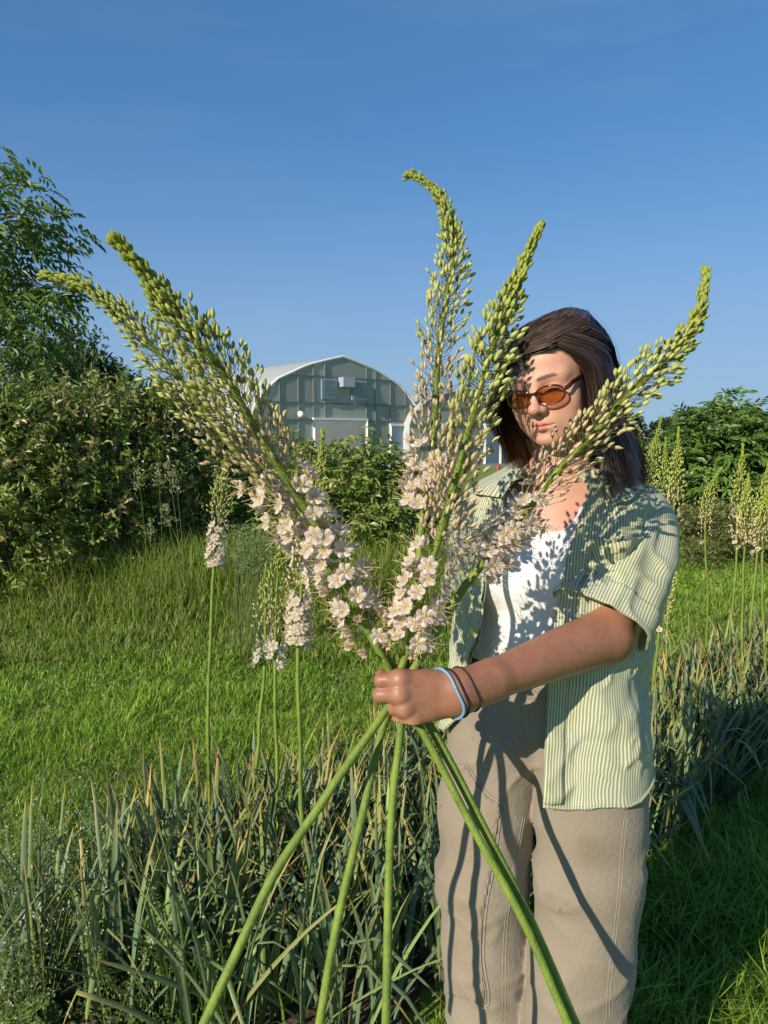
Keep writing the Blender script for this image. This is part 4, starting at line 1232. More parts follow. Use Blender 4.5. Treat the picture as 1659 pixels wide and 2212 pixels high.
ELB, WRI = P(1306, 1374, 1.355), P(990, 1497, 1.188)
SHO = P(1374, 1120, 1.48)
MCP = [P(864, 1467, 1.166), P(863, 1500, 1.162), P(874, 1530, 1.165), P(892, 1556, 1.170)]
PIP = [P(824, 1470, 1.176), P(821, 1501, 1.177), P(846, 1529, 1.180), P(860, 1553, 1.182)]
DIP = [P(838, 1472, 1.226), P(838, 1502, 1.228), P(858, 1528, 1.226), P(872, 1550, 1.222)]
TIP = [P(876, 1476, 1.240), P(876, 1504, 1.242), P(888, 1528, 1.238), P(897, 1548, 1.232)]
FR = [0.0112, 0.0115, 0.0108, 0.0098]
def arm_sdf(p):
    fd = WRI - ELB
    d = s_cone(p, SHO, ELB, 0.050, 0.046)
    fo = s_cone(p, ELB, WRI, 0.0490, 0.0262)
    d = smin(d, fo, 0.012)
    # wrist is wider than deep: two parallel cones side by side
    up = np.array([0, 0, 0.0085])
    d = smin(d, np.minimum(s_cone(p, ELB + 0.8 * fd + up * 0.4, WRI + up, 0.029, 0.0228), s_cone(p, ELB + 0.8 * fd - up * 0.4, WRI - up, 0.029, 0.0228)), 0.015)
    # back of the hand
    pal = None
    w = [WRI + np.array([0, 0, x]) for x in (0.016, 0.006, -0.006, -0.014)]
    for i in range(4):
        s = s_cone(p, w[i] + np.array([0, 0.004, 0]), MCP[i] + np.array([0, 0.004, 0]), 0.0185, 0.0138)
        pal = s if pal is None else smin(pal, s, 0.016)
    pal = smin(pal, s_ell(p, P(915, 1505, 1.195), (0.040, 0.016, 0.036)), 0.015)
    d = smin(d, pal, 0.016)
    fing = None
    for i in range(4):
        r = FR[i]
        s = s_cone(p, MCP[i], PIP[i], r * 1.06, r * 1.04)
        s = smin(s, s_cone(p, PIP[i], DIP[i], r, r * 0.9), 0.004)
        s = smin(s, s_cone(p, DIP[i], TIP[i], r * 0.88, r * 0.78), 0.004)
        s = smin(s, np.linalg.norm(p - (MCP[i] + np.array([0, 0.0, 0.0])), axis=1) - r * 1.06, 0.008)
        fing = s if fing is None else smin(fing, s, 0.0009)
    d = smin(d, fing, 0.010)
    # thumb: leaves the side of the palm, closes behind the stems, its tip shows past the index finger
    tb = [P(945, 1474, 1.21), P(905, 1458, 1.236), P(858, 1451, 1.236), P(823, 1457, 1.212)]
    th = s_cone(p, tb[0], tb[1], 0.018, 0.0135)
    th = smin(th, s_cone(p, tb[1], tb[2], 0.0132, 0.0112), 0.006)
    th = smin(th, s_cone(p, tb[2], tb[3], 0.0112, 0.0085), 0.005)
    return smin(d, th, 0.006)

RS, RE, RH = bw1(-0.135, 0.03, 1.240), bw1(-0.165, 0.17, 1.04), bw1(-0.03, 0.20, 0.93)
def rarm_sdf(p):
    d = s_cone(p, RS, RE, 0.040, 0.040)
    d = smin(d, s_cone(p, RE, RH, 0.041, 0.027), 0.02)
    e = nrm(RH - RE)
    d = smin(d, s_ell(p, RH + e * 0.045, (0.045, 0.022, 0.035)), 0.02)
    for k in range(4):
        o = np.array([0, 0, 0.024 - 0.016 * k])
        d = smin(d, s_cone(p, RH + e * 0.07 + o, RH + e * (0.125 - 0.008 * abs(k - 1)) + o * 1.1 + np.array([0, -0.015, 0]), 0.0095, 0.0075), 0.004)
    return smin(d, s_cone(p, RH + e * 0.03 + np.array([0, 0, 0.03]), RH + e * 0.075 + np.array([0, -0.01, 0.055]), 0.011, 0.009), 0.008)

def fixw(V, F):
    c = V.mean(0)
    a, b, cc = V[F[:, 0]] - c, V[F[:, 1]] - c, V[F[:, 2]] - c
    return F if np.einsum('ij,ij->i', a, np.cross(b, cc)).sum() > 0 else F[:, ::-1]

g = Geo()
lo_, hi_ = H_O - 0.16, H_O + 0.16
lo_[2] = 1.06
lo_[0] = NB[0] - 0.22; hi_[0] = NB[0] + 0.22; lo_[1] -= 0.02; hi_[1] += 0.13
V, F = sdf_mesh(head_sdf, lo_, hi_, 0.0023)
F = fixw(V, F)
q = hl(V)
fd_, up_, lw_ = face_parts(q)
C = np.ones((len(V), 3))
lip = np.maximum(sstep(0.0026, 0.0008, up_), sstep(0.0026, 0.0008, lw_))[:, None]
C = C * (1 - lip) + lip * np.array([0.98, 0.58, 0.72])
ax = np.abs(q[:, 0])
bz = 0.0165 + 0.0035 * np.sin(np.clip((ax - 0.010) / 0.042, 0, 1) * math.pi * 0.8) - 0.004 * sstep(0.040, 0.055, ax)
bw_ = np.interp(ax, [0.008, 0.013, 0.03, 0.043, 0.050], [0, 0.0044, 0.0042, 0.0030, 0.0004])
brow = (sstep(1.25, 0.6, np.abs(q[:, 2] - bz) / (bw_ + 1e-5)) * (bw_ > 0.0008) * (q[:, 1] < -0.035))[:, None]
brow = brow * (0.85 + 0.15 * vnoise(q * np.array([900, 300, 300]))[:, None])
C = C * (1 - 0.95 * brow) + 0.95 * brow * np.array([0.075, 0.07, 0.07])
# lashes: a dark line where the lowered lids end
lash = (sstep(0.0022, 0.0006, np.abs(q[:, 2] + 0.0085 + 40 * (ax - 0.031) ** 2 * -0.2)) * (np.abs(ax - 0.031) < 0.0145) * (q[:, 1] < -0.078))[:, None]
C = C * (1 - 0.85 * lash) + 0.85 * lash * np.array([0.07, 0.05, 0.05])
lid = (sstep(0.016, 0.010, np.hypot(ax - 0.031, (q[:, 2] + 0.002) * 1.3)) * (q[:, 1] < -0.07))[:, None]
C = C * (1 - 0.22 * lid * np.array([0.5, 1, 1]))
ch = np.exp(-(((ax - 0.043) / 0.02) ** 2 + ((q[:, 2] + 0.035) / 0.022) ** 2)) * (q[:, 1] < -0.03)
nose = np.exp(-((q[:, 0] / 0.014) ** 2 + ((q[:, 2] + 0.036) / 0.014) ** 2)) * (q[:, 1] < -0.09)
C *= 1 - (0.16 * ch + 0.16 * nose)[:, None] * np.array([0.2, 1, 0.9])
pale = sstep(-0.16, -0.10, q[:, 2])[:, None]
C *= 1 + 0.07 * pale * np.array([1, 1.25, 1.3])
C *= 1 + (0.05 * vnoise(V * 55, 71) + 0.05 * vnoise(V * 140, 72))[:, None] * np.array([0.6, 1.0, 1.0])
g.add(V, Q=F, C=C)
V, F = sdf_mesh(arm_sdf, np.array([P(780, 1500, 1.17)[0], 1.08, 0.98]), np.array([SHO[0] + 0.07, 1.56, SHO[2] + 0.06]), 0.0021)
F = fixw(V, F)
C = np.ones((len(V), 3)) * np.array([0.56, 0.485, 0.42])
arm_t = np.clip(((V - ELB) @ (SHO - ELB)) / ((SHO - ELB) @ (SHO - ELB)), 0, 1)[:, None]
C = C * (1 - arm_t) + arm_t * np.array([0.95, 0.92, 0.90])
kn = sum(np.exp(-(np.linalg.norm(V - m - [0, -0.008, 0], axis=1) / 0.011) ** 2) for m in MCP)[:, None]
C = C * (1 - 0.25 * np.clip(kn, 0, 1)) + 0.25 * np.clip(kn, 0, 1) * np.array([1.25, 1.2, 1.1])
C *= 1 + (0.07 * vnoise(V * 45, 61) + 0.07 * vnoise(V * 120, 62))[:, None] * np.array([0.8, 1.0, 1.1])
fr = sstep(0.50, 0.75, vnoise(V * 260, 3))[:, None] * 0.20
C *= 1 - fr * np.array([0.7, 1, 1])
g.add(V, Q=F, C=C)
V, F = sdf_mesh(rarm_sdf, np.minimum(np.minimum(RS, RE), RH) - 0.17, np.maximum(np.maximum(RS, RE), RH) + 0.17, 0.005)
g.add(V, Q=fixw(V, F), C=np.array([0.76, 0.68, 0.60]))
body = g.build('body', SKIN, person)

# nose ring
rc = np.array([0.0125, -0.1035, -0.0475])
t = np.linspace(0.1, 2 * math.pi * 0.86, 22)
rc = rc + np.array([0.0025, 0.004, 0.002])
ring = np.stack([rc[0] + 0.0012 * np.cos(t), rc[1] - 0.002 + 0.0045 * np.sin(t), rc[2] + 0.004 + 0.0055 * np.cos(t)], -1)
v_, q_, t_ = tube_geo(hw(ring), 0.00055, 6)
body['base'] = [0.0, 0.0, 0.0]
Geo().add(v_, q_, t_).build('nose_ring', M_GOLD, body)

# --- hair: a cap close to the skull and several thousand strands that fall from a side parting
def hair():
    R = np.random.default_rng(5)
    Cn = np.array([0, 0.02, 0.030]); rad = np.array([0.084, 0.101, 0.089])
    S = 13500
    s = np.where(R.random(S) < 0.52, 1.0, -1.0)
    tt = R.random(S) ** 0.85
    part = spline([[0.024, -0.062, 0.099], [0.022, -0.038, 0.112], [0.018, 0.0, 0.121], [0.012, 0.045, 0.113], [0.006, 0.085, 0.085]], 60)
    root = part[(tt * 59).astype(int)] + R.normal(0, 0.0015, (S, 3))
    under = (R.random(S) < 0.45) & (tt > np.where(s > 0, 0.3, 0.55))
    # angles on the cap: phi round the head from the face (0) to the back (pi), theta down from the crown
    def ang(p):
        u = (p - Cn) / rad
        return np.arctan2(u[:, 0], -u[:, 1]), np.arccos(np.clip(u[:, 2] / np.linalg.norm(u, axis=1), -1, 1))
    ph0, th0 = ang(root)
    phe = np.where(s > 0, np.radians(64 + 112 * tt ** 0.8), -np.radians(62 + 112 * tt ** 0.8)) + R.normal(0, 0.10, S)
    # strands that start lower on the scalp
    th_extra = np.where(under, R.random(S) * 0.9, 0)
    n1, n2 = 10, 11
    u = np.linspace(0, 1, n1)[None]
    e = u * u * (3 - 2 * u)
    e = 0.35 * u + 0.65 * e
    ph0b = np.where(under, ph0 + (phe - ph0) * 0.5, ph0)
    th = (th0 + th_extra)[:, None] + (1.68 - (th0 + th_extra))[:, None] * u
    ph = ph0b[:, None] + (phe - ph0b)[:, None] * e
    lk = vnoise(np.stack([phe * 9, tt * 8, np.full(S, 6.1)], -1), 99)
    lift = (0.004 + 0.019 * R.random(S) ** 0.7 + 0.005 * lk)[:, None] * (0.35 + 0.65 * np.sin(np.clip(u * 1.6, 0, 1) * math.pi / 2))
    lift = lift + np.where(s < 0, 0.010, 0.002)[:, None] * np.exp(-((u - 0.30) / 0.22) ** 2)
    lift = lift + np.where(s < 0, 0.010, 0.006)[:, None] * sstep(0.5, 1.0, u)
    lift = np.where(under[:, None], lift * 0.55, lift)
    rr = rad[None, None] + lift[..., None]
    top = Cn + rr * np.stack([np.sin(ph) * np.sin(th), -np.cos(ph) * np.sin(th), np.cos(th)], -1)
    top[:, 0] = np.where(under[:, None], top[:, 0], root)
    W1 = hw(top.reshape(-1, 3)).reshape(S, n1, 3)
    # hanging part, in world space, gravity takes over
    end = W1[:, -1]
    d0 = nrm(W1[:, -1] - W1[:, -3])
    radial = nrm((end - H_O) * np.array([1, 1, 0]))
    back = 0.5 - 0.5 * np.cos(phe)                     # 0 beside the face, 1 at the back
    cl0 = vnoise(np.stack([phe * 11, tt * 9, np.full(S, 3.3)], -1), 77)
    zend = np.where(s > 0, 1.305 + 0.05 * R.random(S) + 0.035 * cl0 - 0.012 * back, 1.318 + 0.05 * R.random(S) + 0.03 * cl0)
    zend = zend + np.where(R.random(S) < 0.15, 0.05 * R.random(S), 0)
    Lh = np.maximum(end[:, 2] - zend, 0.03)
    v = np.linspace(0, 1, n2)[None, :, None]
    tgt_dir = np.array([0, 0, -1.0])
    pos = end[:, None] + Lh[:, None, None] * v * tgt_dir
    pos = pos + d0[:, None] * (0.055 * (v - v * v * 0.75)) * np.array([0.6, 0.6, 0])
    flare = np.where(s > 0, 0.034 + 0.040 * back, 0.004 + 0.01 * back)
    pos = pos + radial[:, None] * np.where(s < 0, 0.014, 0.0)[:, None, None] * np.sin(np.clip(v * 1.5, 0, 1) * math.pi)
    pos = pos + radial[:, None] * (flare[:, None, None] * v ** 1.6)
    # on her right the ends curl in under the chin; on her left the back lies out over the shoulder
    pos = pos + np.where(s < 0, 1.0, 0.0)[:, None, None] * np.array([0.045, 0, 0]) * (np.clip(v - 0.35, 0, 1) ** 1.5 * 1.4)
    wob = R.normal(0, 1, (S, 1, 3)) * np.sin(v * math.pi * (1 + R.random((S, 1, 1)))) * 0.0048
    clump = np.stack([vnoise(np.stack([phe * 7, tt * 5, np.full(S, 7.7 * k)], -1), 5 + k) for k in range(3)], -1)
    pos = pos + wob + clump[:, None] * np.array([0.013, 0.013, 0.004]) * v ** 1.2 - nrm(radial)[:, None] * 0.0 + 0.010 * clump[:, None] * np.sin(v * 6 + 4 * clump[:, None, :1])
    path = np.concatenate([W1, pos[:, 1:]], 1)
    fly = R.random(S) < 0.07
    path[fly] += (R.normal(0, 0.013, (fly.sum(), 1, 3)) * np.linspace(0, 1, path.shape[1])[None, :, None])
    n = path.shape[1]
    T = nrm(np.gradient(path, axis=1))
    out = nrm(path - (H_O + np.array([0, 0.01, 0])))
    side = nrm(np.cross(T, out))
    nn = np.cross(side, T)
    w = (0.00042 + 0.00055 * R.random(S))[:, None] * np.interp(np.linspace(0, 1, n), [0, 0.1, 0.75, 1], [0.7, 1, 0.9, 0.2])[None]
    w = np.where(fly[:, None], w * 0.35, w)
    a = np.array([0, math.pi])
    Vv = path[:, :, None] + w[:, :, None, None] * (np.cos(a)[None, None, :, None] * side[:, :, None] * 1.3 + np.sin(a)[None, None, :, None] * nn[:, :, None] * 0.6)
    Vv = Vv.reshape(-1, 3)
    i, j, k = np.meshgrid(np.arange(S), np.arange(n - 1), np.arange(1), indexing='ij')
    b0 = i * n * 2 + j * 2
    Q = np.stack([b0, b0 + 1, b0 + 3, b0 + 2], -1).reshape(-1, 4)
    lock = vnoise(np.stack([phe * 16, tt * 13, np.full(S, 1.3)], -1), 88)
    tone = (0.6 + 0.8 * R.random(S))[:, None, None] * (1 + 0.55 * lock)[:, None, None]
    g_ = np.linspace(0, 1, n)[None, :, None]
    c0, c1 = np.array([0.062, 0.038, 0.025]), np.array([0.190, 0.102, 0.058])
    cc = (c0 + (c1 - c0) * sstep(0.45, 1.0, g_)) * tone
    cc = np.repeat(cc[:, :, None], 2, 2).reshape(-1, 3)
    h = Geo()
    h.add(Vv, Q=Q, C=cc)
    # the cap
    def cap(p):
        ql = hl(p)
        d = s_ell(ql, Cn, rad + 0.0035)
        cut = s_ell(ql, (0.0, -0.125, -0.020), (0.076, 0.092, 0.114))
        d = smax(d, -cut, 0.008)
        d = smax(d, -(ql[:, 2] + 0.055), 0.01)
        return d * HS
    V, F = sdf_mesh(cap, H_O - 0.14, H_O + 0.15, 0.004)
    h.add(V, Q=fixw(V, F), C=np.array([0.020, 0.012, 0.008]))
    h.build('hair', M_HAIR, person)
hair()

# --- white t-shirt, shrunk onto the chest
na, nz = 140, 90
al = np.radians(np.linspace(-180, 180, na))
A_, Z_ = np.meshgrid(al, np.linspace(0, 1, nz))
ztop = 1.243 + 0.066 * sstep(3, 40, np.degrees(np.abs(A_))) + 0.02 * sstep(60, 150, np.degrees(np.abs(A_)))
z = 0.985 + (ztop - 0.985) * Z_
sh = np.interp(z, [0.98, 1.1, 1.2, 1.27, 1.33], [0.15, 0.15, 0.15, 0.14, 0.10])
p0 = bw(np.sin(A_) * sh, -np.cos(A_) * sh * 0.75, z)
pt = onto(chest_sdf, p0, 0.0055, 5)
q = (pt - axis_at(pt[:, 2])) @ B_R
wr = 0.004 * vnoise(np.stack([q[:, 0] * 14 + q[:, 2] * 9, q[:, 1] * 10, q[:, 2] * 7], -1), 2) + 0.0022 * vnoise(np.stack([q[:, 0] * 40, q[:, 1] * 20, q[:, 2] * 18], -1), 4)
wr += 0.012 * sstep(1.10, 0.99, pt[:, 2]) * (0.6 + 0.4 * np.sin(A_.ravel() * 9))
pt = pt + grad(chest_sdf, pt) * np.maximum(wr, -0.003)[:, None]
tee = mk('t_shirt', pt, grid_faces(nz, na), M_TEE, person)
sm = tee.modifiers.new('thick', 'SOLIDIFY'); sm.thickness = 0.002; sm.offset = 1
nk = pt.reshape(nz, na, 3)[-1]
v_, q_, t_ = tube_geo(nk + np.array([0, 0, 0.001]), 0.0035, 6, caps=False)
tee['base'] = [0.0, 0.0, 0.0]
Geo().add(v_, q_).build('neckband', M_TEE, tee)

# --- trousers
LEG = {-1: [(P(1072, 1600, 1.505), 0.098), (P(1048, 1760, 1.505), 0.089), (P(1043, 1900, 1.500), 0.085), (P(1054, 2060, 1.50), 0.081), (P(1066, 2212, 1.51), 0.083)],
       1: [(P(1272, 1600, 1.452), 0.104), (P(1274, 1760, 1.432), 0.096), (P(1270, 1900, 1.425), 0.092), (P(1252, 2060, 1.425), 0.087), (P(1236, 2212, 1.435), 0.090)]}
for k in LEG:
    p_, r_ = LEG[k][-1]
    LEG[k].append((np.array([p_[0] + 0.004 * k, p_[1], 0.075]), 0.088))
def pants_sdf(p, fold=True):
    q = (p - axis_at(p[:, 2])) @ B_R
    q[:, 2] = p[:, 2]
    d = s_ell(q, (0, 0.012, 0.905), (0.172, 0.122, 0.150))
    d = smin(d, s_ell(q, (0, 0.008, 0.98), (0.150, 0.105, 0.11)), 0.04)
    legs = None
    for k in (-1, 1):
        L = LEG[k]
        l = None
        for (a, ra), (b, rb) in zip(L[:-1], L[1:]):
            c_ = s_cone(p, a, b, ra, rb)
            l = c_ if l is None else smin(l, c_, 0.02)
        legs = l if legs is None else smin(legs, l, 0.003)
    d = smin(d, legs, 0.035)
    d = smax(d, p[:, 2] - 1.020, 0.004)
    d = smax(d, 0.03 - p[:, 2], 0.004)
    if fold:
        x, y, z = p[:, 0], p[:, 1], p[:, 2]
        d = d - 0.0045 * vnoise(np.stack([x * 9, y * 6, z * 3.2], -1), 1)
        n2 = vnoise(np.stack([x * 7 + z * 5, y * 5, z * 16 - x * 9], -1), 8)
        d = d - 0.0062 * (1 - np.abs(n2)) ** 3 * sstep(0.95, 0.75, z)
        n3 = vnoise(np.stack([x * 10 - z * 7, y * 5, z * 22 + x * 14], -1), 9)
        d = d - 0.0062 * (1 - np.abs(n3)) ** 4 * sstep(0.66, 0.45, z)
        d = d - 0.0035 * (1 - np.abs(vnoise(np.stack([x * 22, y * 16, z * 5], -1), 12))) ** 3 * sstep(0.80, 0.98, z)
    return d
V, F = sdf_mesh(pants_sdf, np.array([0.02, 1.22, 0.0]), np.array([0.62, 1.78, 1.05]), 0.0046)
F = fixw(V, F)
dirt = 1 - 0.16 * sstep(0.45, 0.85, vnoise(V * 17, 21))[:, None] * np.array([0.7, 0.9, 1.0])
worn = 1 + 0.10 * vnoise(V * 5.0, 31)[:, None]
spots = 1 - 0.35 * sstep(0.88, 0.93, vnoise(V * 55, 41))[:, None]
pants_C = dirt * worn * spots
g = Geo(); g.add(V, Q=F, C=pants_C)
pants = g.build('trousers', M_CANVAS, person)
pants['base'] = [0.0, 0.0, 0.0]

def cast(px, py, f, d0=1.15):
    """first hit of the sight line through (px, py) with the cloth surface f"""
    o = P(px, py, 1.0) - CAM
    o = o / np.linalg.norm(o)
    t = d0
    for _ in range(80):
        s = float(f((CAM + o * t)[None])[0])
        t += s * 0.8
        if abs(s) < 2e-4 or t > 2.2:
            break
    return CAM + o * t
ps0 = lambda p: pants_sdf(p)
def seam(px, name='seam', off=0.0010, r=0.00055, gap=0.006, double=True, parent=None, f=None):
    f = f or ps0
    pts = np.array([cast(x, y, f) for x, y in spline(np.array([(x, y, 0) for x, y in px], float), 4 * len(px))[:, :2]])
    pts = onto(f, spline(pts, 10 * len(px)), off)
    g = Geo()
    nml = grad(f, pts)
    side = nrm(np.cross(nrm(np.gradient(pts, axis=0)), nml))
    for o in ((-gap / 2, gap / 2) if double else (0,)):
        pp = onto(f, pts + side * o, off * 0.3)
        v_, q_, t_ = tube_geo(pp, r, 5)
        g.add(v_, q_, t_)
    return g.build(name, M_THREAD, parent or pants), pts

# double-knee patch on her right leg: a second layer of canvas with stitched edge
patch_px = [(1004, 1648), (1030, 1690), (1058, 1722), (1087, 1742), (1078, 1770), (1066, 1863), (1047, 1965), (1042, 2067), (1051, 2172), (1010, 2160), (974, 2150)]
pv = np.stack((lambda q_: (CX + FPX * q_[:, 0] / (q_ @ FWD), CY - FPX * (q_ @ UPV) / (q_ @ FWD)))(V - CAM), -1)
def inside(px, py, poly):
    r = np.zeros(len(px), bool)
    n = len(poly)
    for i in range(n):
        x0, y0 = poly[i]; x1, y1 = poly[(i + 1) % n]
        c = ((y0 > py) != (y1 > py)) & (px < (x1 - x0) * (py - y0) / (y1 - y0 + 1e-9) + x0)
        r ^= c
    return r
nv = grad(ps0, V)
front = (nv @ nrm(CAM - np.array([0.2, 1.4, 0.6]))) > -0.25
m_ = inside(pv[:, 0], pv[:, 1], patch_px + [(880, 2150), (880, 1640)]) & front & (V[:, 0] < 0.36)
fm = m_[F].all(1)
used = np.unique(F[fm]); remap = -np.ones(len(V), int); remap[used] = np.arange(len(used))
g = Geo(); g.add(V[used] + nv[used] * 0.0022, Q=remap[F[fm]], C=pants_C[used] * np.array([1.02, 0.99, 0.96]))
patch = g.build('knee_patch', M_CANVAS, pants)
sm = patch.modifiers.new('thick', 'SOLIDIFY'); sm.thickness = 0.002; sm.offset = -1
pf = lambda p: pants_sdf(p) - 0.0022
seam(patch_px[:-1], off=0.0006, f=pf)
seam([(1132, 1765), (1120, 1830), (1107, 1897), (1093, 1999), (1089, 2100), (1090, 2203)])
seam([(1127, 1499), (1124, 1550), (1119, 1605), (1108, 1628), (1095, 1634)])
seam([(1083, 1507), (1083, 1570), (1090, 1626), (1102, 1660), (1114, 1690)])
seam([(1352, 1765), (1345, 1830), (1341, 1897), (1331, 1999), (1317, 2118), (1313, 2203)])
seam([(1188, 1680), (1184, 1730), (1172, 1765), (1150, 1775)])
# waistband belt of marbled cloth
t = np.linspace(-math.pi, math.pi, 90)
bz_ = [1.018, 1.005, 0.990, 0.985]
rows = []
for i, z_ in enumerate(bz_):
    p_ = bw(np.sin(t) * 0.15, -np.cos(t) * 0.11, np.full(90, z_))
    pp = onto(ps0, p_, 0.004 if i in (1, 2) else 0.001)
    pp[:, 2] = z_
    rows.append(pp)
mk('belt', np.concatenate(rows), grid_faces(4, 90), M_BELT, pants)
# boots below the hems
for k in (-1, 1):
    a = LEG[k][-1][0]
    fdir = np.array([-0.30, -0.95, 0]) if k < 0 else np.array([-0.12, -0.99, 0])
    def boot(p, a=a, f=fdir):
        d = s_cone(p, a + [0, 0, 0.05], a + [0, 0, -0.01], 0.052, 0.045)
        d = smin(d, s_cone(p, a + [0, 0, -0.03], a + f * 0.13 + [0, 0, -0.036], 0.042, 0.036), 0.03)
        return smax(d, 0.003 - p[:, 2], 0.004)
    V_, F_ = sdf_mesh(boot, a - 0.25, a + 0.25, 0.007)
    mk('boot', V_, fixw(V_, F_), M_BOOT, person)

# --- striped shirt: an open sheet wrapped round the torso
RZ = [0.70, 0.80, 0.95, 1.05, 1.15, 1.22, 1.265, 1.295, 1.320, 1.340, 1.358]
RA = [0.186, 0.186, 0.180, 0.178, 0.182, 0.186, 0.188, 0.180, 0.152, 0.112, 0.082]
RB = [0.150, 0.150, 0.145, 0.140, 0.138, 0.130, 0.116, 0.100, 0.086, 0.076, 0.070]
zz = np.linspace(0.70, 1.358, 200)
def smooth(y, n=9):
    k = np.ones(n) / n
    return np.convolve(np.pad(y, n // 2, mode='edge'), k, 'valid')
ra_s, rb_s = smooth(np.interp(zz, RZ, RA)), smooth(np.interp(zz, RZ, RB))
def shirt_pt(alpha, z, off=0.0, clear=True):
    alpha, z = np.asarray(alpha, float).ravel(), np.asarray(z, float).ravel()
    a, b = np.interp(z, zz, ra_s), np.interp(z, zz, rb_s)
    low = sstep(1.26, 0.85, z)
    fold = 0.014 * low * np.sin(alpha * 6.0 + 1.6 * np.sin(z * 7) + z * 3) + 0.006 * low * vnoise(np.stack([alpha * 3.2, z * 5 + alpha, z * 0 + 3], -1), 17)
    fold = fold + 0.0095 * (1 - np.abs(vnoise(np.stack([alpha * 2.6 + z * 9, z * 13 - alpha * 3, z * 0], -1), 19))) ** 2.5
    fold = fold + 0.004 * sstep(1.15, 1.25, z) * vnoise(np.stack([alpha * 4 + z * 8, z * 16, z * 0 + 9], -1), 23)
    fold = fold + 0.0022 * vnoise(np.stack([alpha * 12, z * 22, z * 0 + 2], -1), 29) + 0.0035 * (1 - np.abs(vnoise(np.stack([alpha * 5 - z * 20, z * 22 + alpha * 5, z * 0 + 5], -1), 37))) ** 4
    n = 2.35
    ca, sa = np.cos(alpha), np.sin(alpha)
    rr = (np.abs(sa) ** n + np.abs(ca) ** n) ** (-1 / n)
    rr = rr * 0.6 + 0.4
    a, b = a + fold + off, b + fold + off
    p = bw(sa * rr * a, -ca * rr * b, z)
    if clear:
        off = np.broadcast_to(np.asarray(off, float), z.shape)
        for f_, sel in ((lambda x: pants_sdf(x, False), z < 1.06), (chest_sdf, z > 1.15)):
            i_ = np.where(sel)[0]
            if len(i_):
                dd = f_(p[i_])
                b_ = i_[dd < 0.014]
                if len(b_):
                    pb = p[b_]
                    for _ in range(3):
                        dd = f_(pb)
                        tgt = off[b_] + 0.008 + 0.006 * np.clip(0.5 + fold[b_] * 60, 0, 1)
                        pb = pb + grad(f_, pb) * np.maximum(tgt - dd, 0)[:, None]
                    p[b_] = pb
    return p
def edge_alpha(tab, sgn, rng_):
    """the angle of the front edge at each height, from where the photograph shows it"""
    out = []
    al = np.radians(np.linspace(*rng_, 160))
    for px, py in tab:
        pts = None
        zs = np.linspace(0.70, 1.35, 120)
        AA, ZZ = np.meshgrid(al, zs)
        pr = np.array(proj_many(shirt_pt(AA, ZZ, 0, False)))
        k = np.argmin((pr[0] - px) ** 2 + (pr[1] - py) ** 2)
        out.append((ZZ.ravel()[k], AA.ravel()[k]))
    out.sort()
    o = np.array(out)
    return o[:, 0], o[:, 1]
def proj_many(p):
    q = p - CAM
    d = q @ FWD
    return CX + FPX * (q @ RGT) / d, CY - FPX * (q @ UPV) / d, d
zl, aL = edge_alpha([(1268, 1050), (1252, 1120), (1230, 1190), (1212, 1260), (1200, 1330), (1192, 1400), (1186, 1490), (1180, 1600), (1174, 1735)], 1, (-30, 70))
zr, aR = edge_alpha([(1100, 1050), (1088, 1100), (1062, 1170), (1047, 1236), (1043, 1300), (1038, 1350), (1022, 1400), (1008, 1480), (994, 1557), (966, 1620)], -1, (-88, 0))
def front_L(z): return np.interp(z, zl, aL)
def front_R(z): return np.interp(z, zr, aR)
nu, nv_ = 300, 190
U_, W_ = np.meshgrid(np.linspace(0, 1, nu), np.linspace(0, 1, nv_))
def hem(u):
    a = np.degrees(front_L(0.78) + u * (2 * math.pi + front_R(0.84) - front_L(0.78)))
    return np.interp(a, [-20, 5, 20, 50, 72, 95, 125, 180, 230, 265, 285, 320, 345], [0.770, 0.770, 0.763, 0.768, 0.786, 0.820, 0.810, 0.765, 0.790, 0.86, 0.85, 0.842, 0.845])
hz = smooth(hem(np.linspace(0, 1, nu)), 7)[None]
Zs = hz + (1.352 - hz) * W_
aL_, aR_ = front_L(Zs), front_R(Zs) + 2 * math.pi
As = aL_ + (aR_ - aL_) * U_
pts = shirt_pt(As, Zs)
arc = (As * 0.168).ravel()
g = Geo(); g.add(pts, Q=grid_faces(nv_, nu), U=np.stack([arc, Zs.ravel()], -1))
shirt = g.build('shirt', M_STRIPE, person)
shirt['base'] = [0.0, 0.0, 0.0]
sm = shirt.modifiers.new('thick', 'SOLIDIFY'); sm.thickness = 0.0012; sm.offset = -1
def strip(a0, a1, z0, z1, name, off=0.0022, n=6, m=90, mat=None, shear=0.0, parent=None):
    """a band of cloth lying on the shirt between two angles"""
    zz_ = np.linspace(0, 1, m)[:, None]; uu = np.linspace(0, 1, n)[None]
    Z = z0 + (z1 - z0) * zz_ + 0 * uu
    A = a0(Z) + (a1(Z) - a0(Z)) * uu
    p = shirt_pt(A, Z, off)
    g = Geo(); g.add(p, Q=grid_faces(m, n), U=np.stack([(A * 0.168).ravel() + shear, Z.ravel()], -1))
    o = g.build(name, mat or M_STRIPE, parent or shirt_root)
    s = o.modifiers.new('thick', 'SOLIDIFY'); s.thickness = 0.002; s.offset = -1
    return o
shirt_root = shirt
PW = 0.030 / 0.168
strip(lambda z: front_L(z) - 0.004, lambda z: front_L(z) + PW, 0.775, 1.340, 'placket')
strip(lambda z: front_R(z) + 0.004, lambda z: front_R(z) - PW, 0.850, 1.340, 'placket')
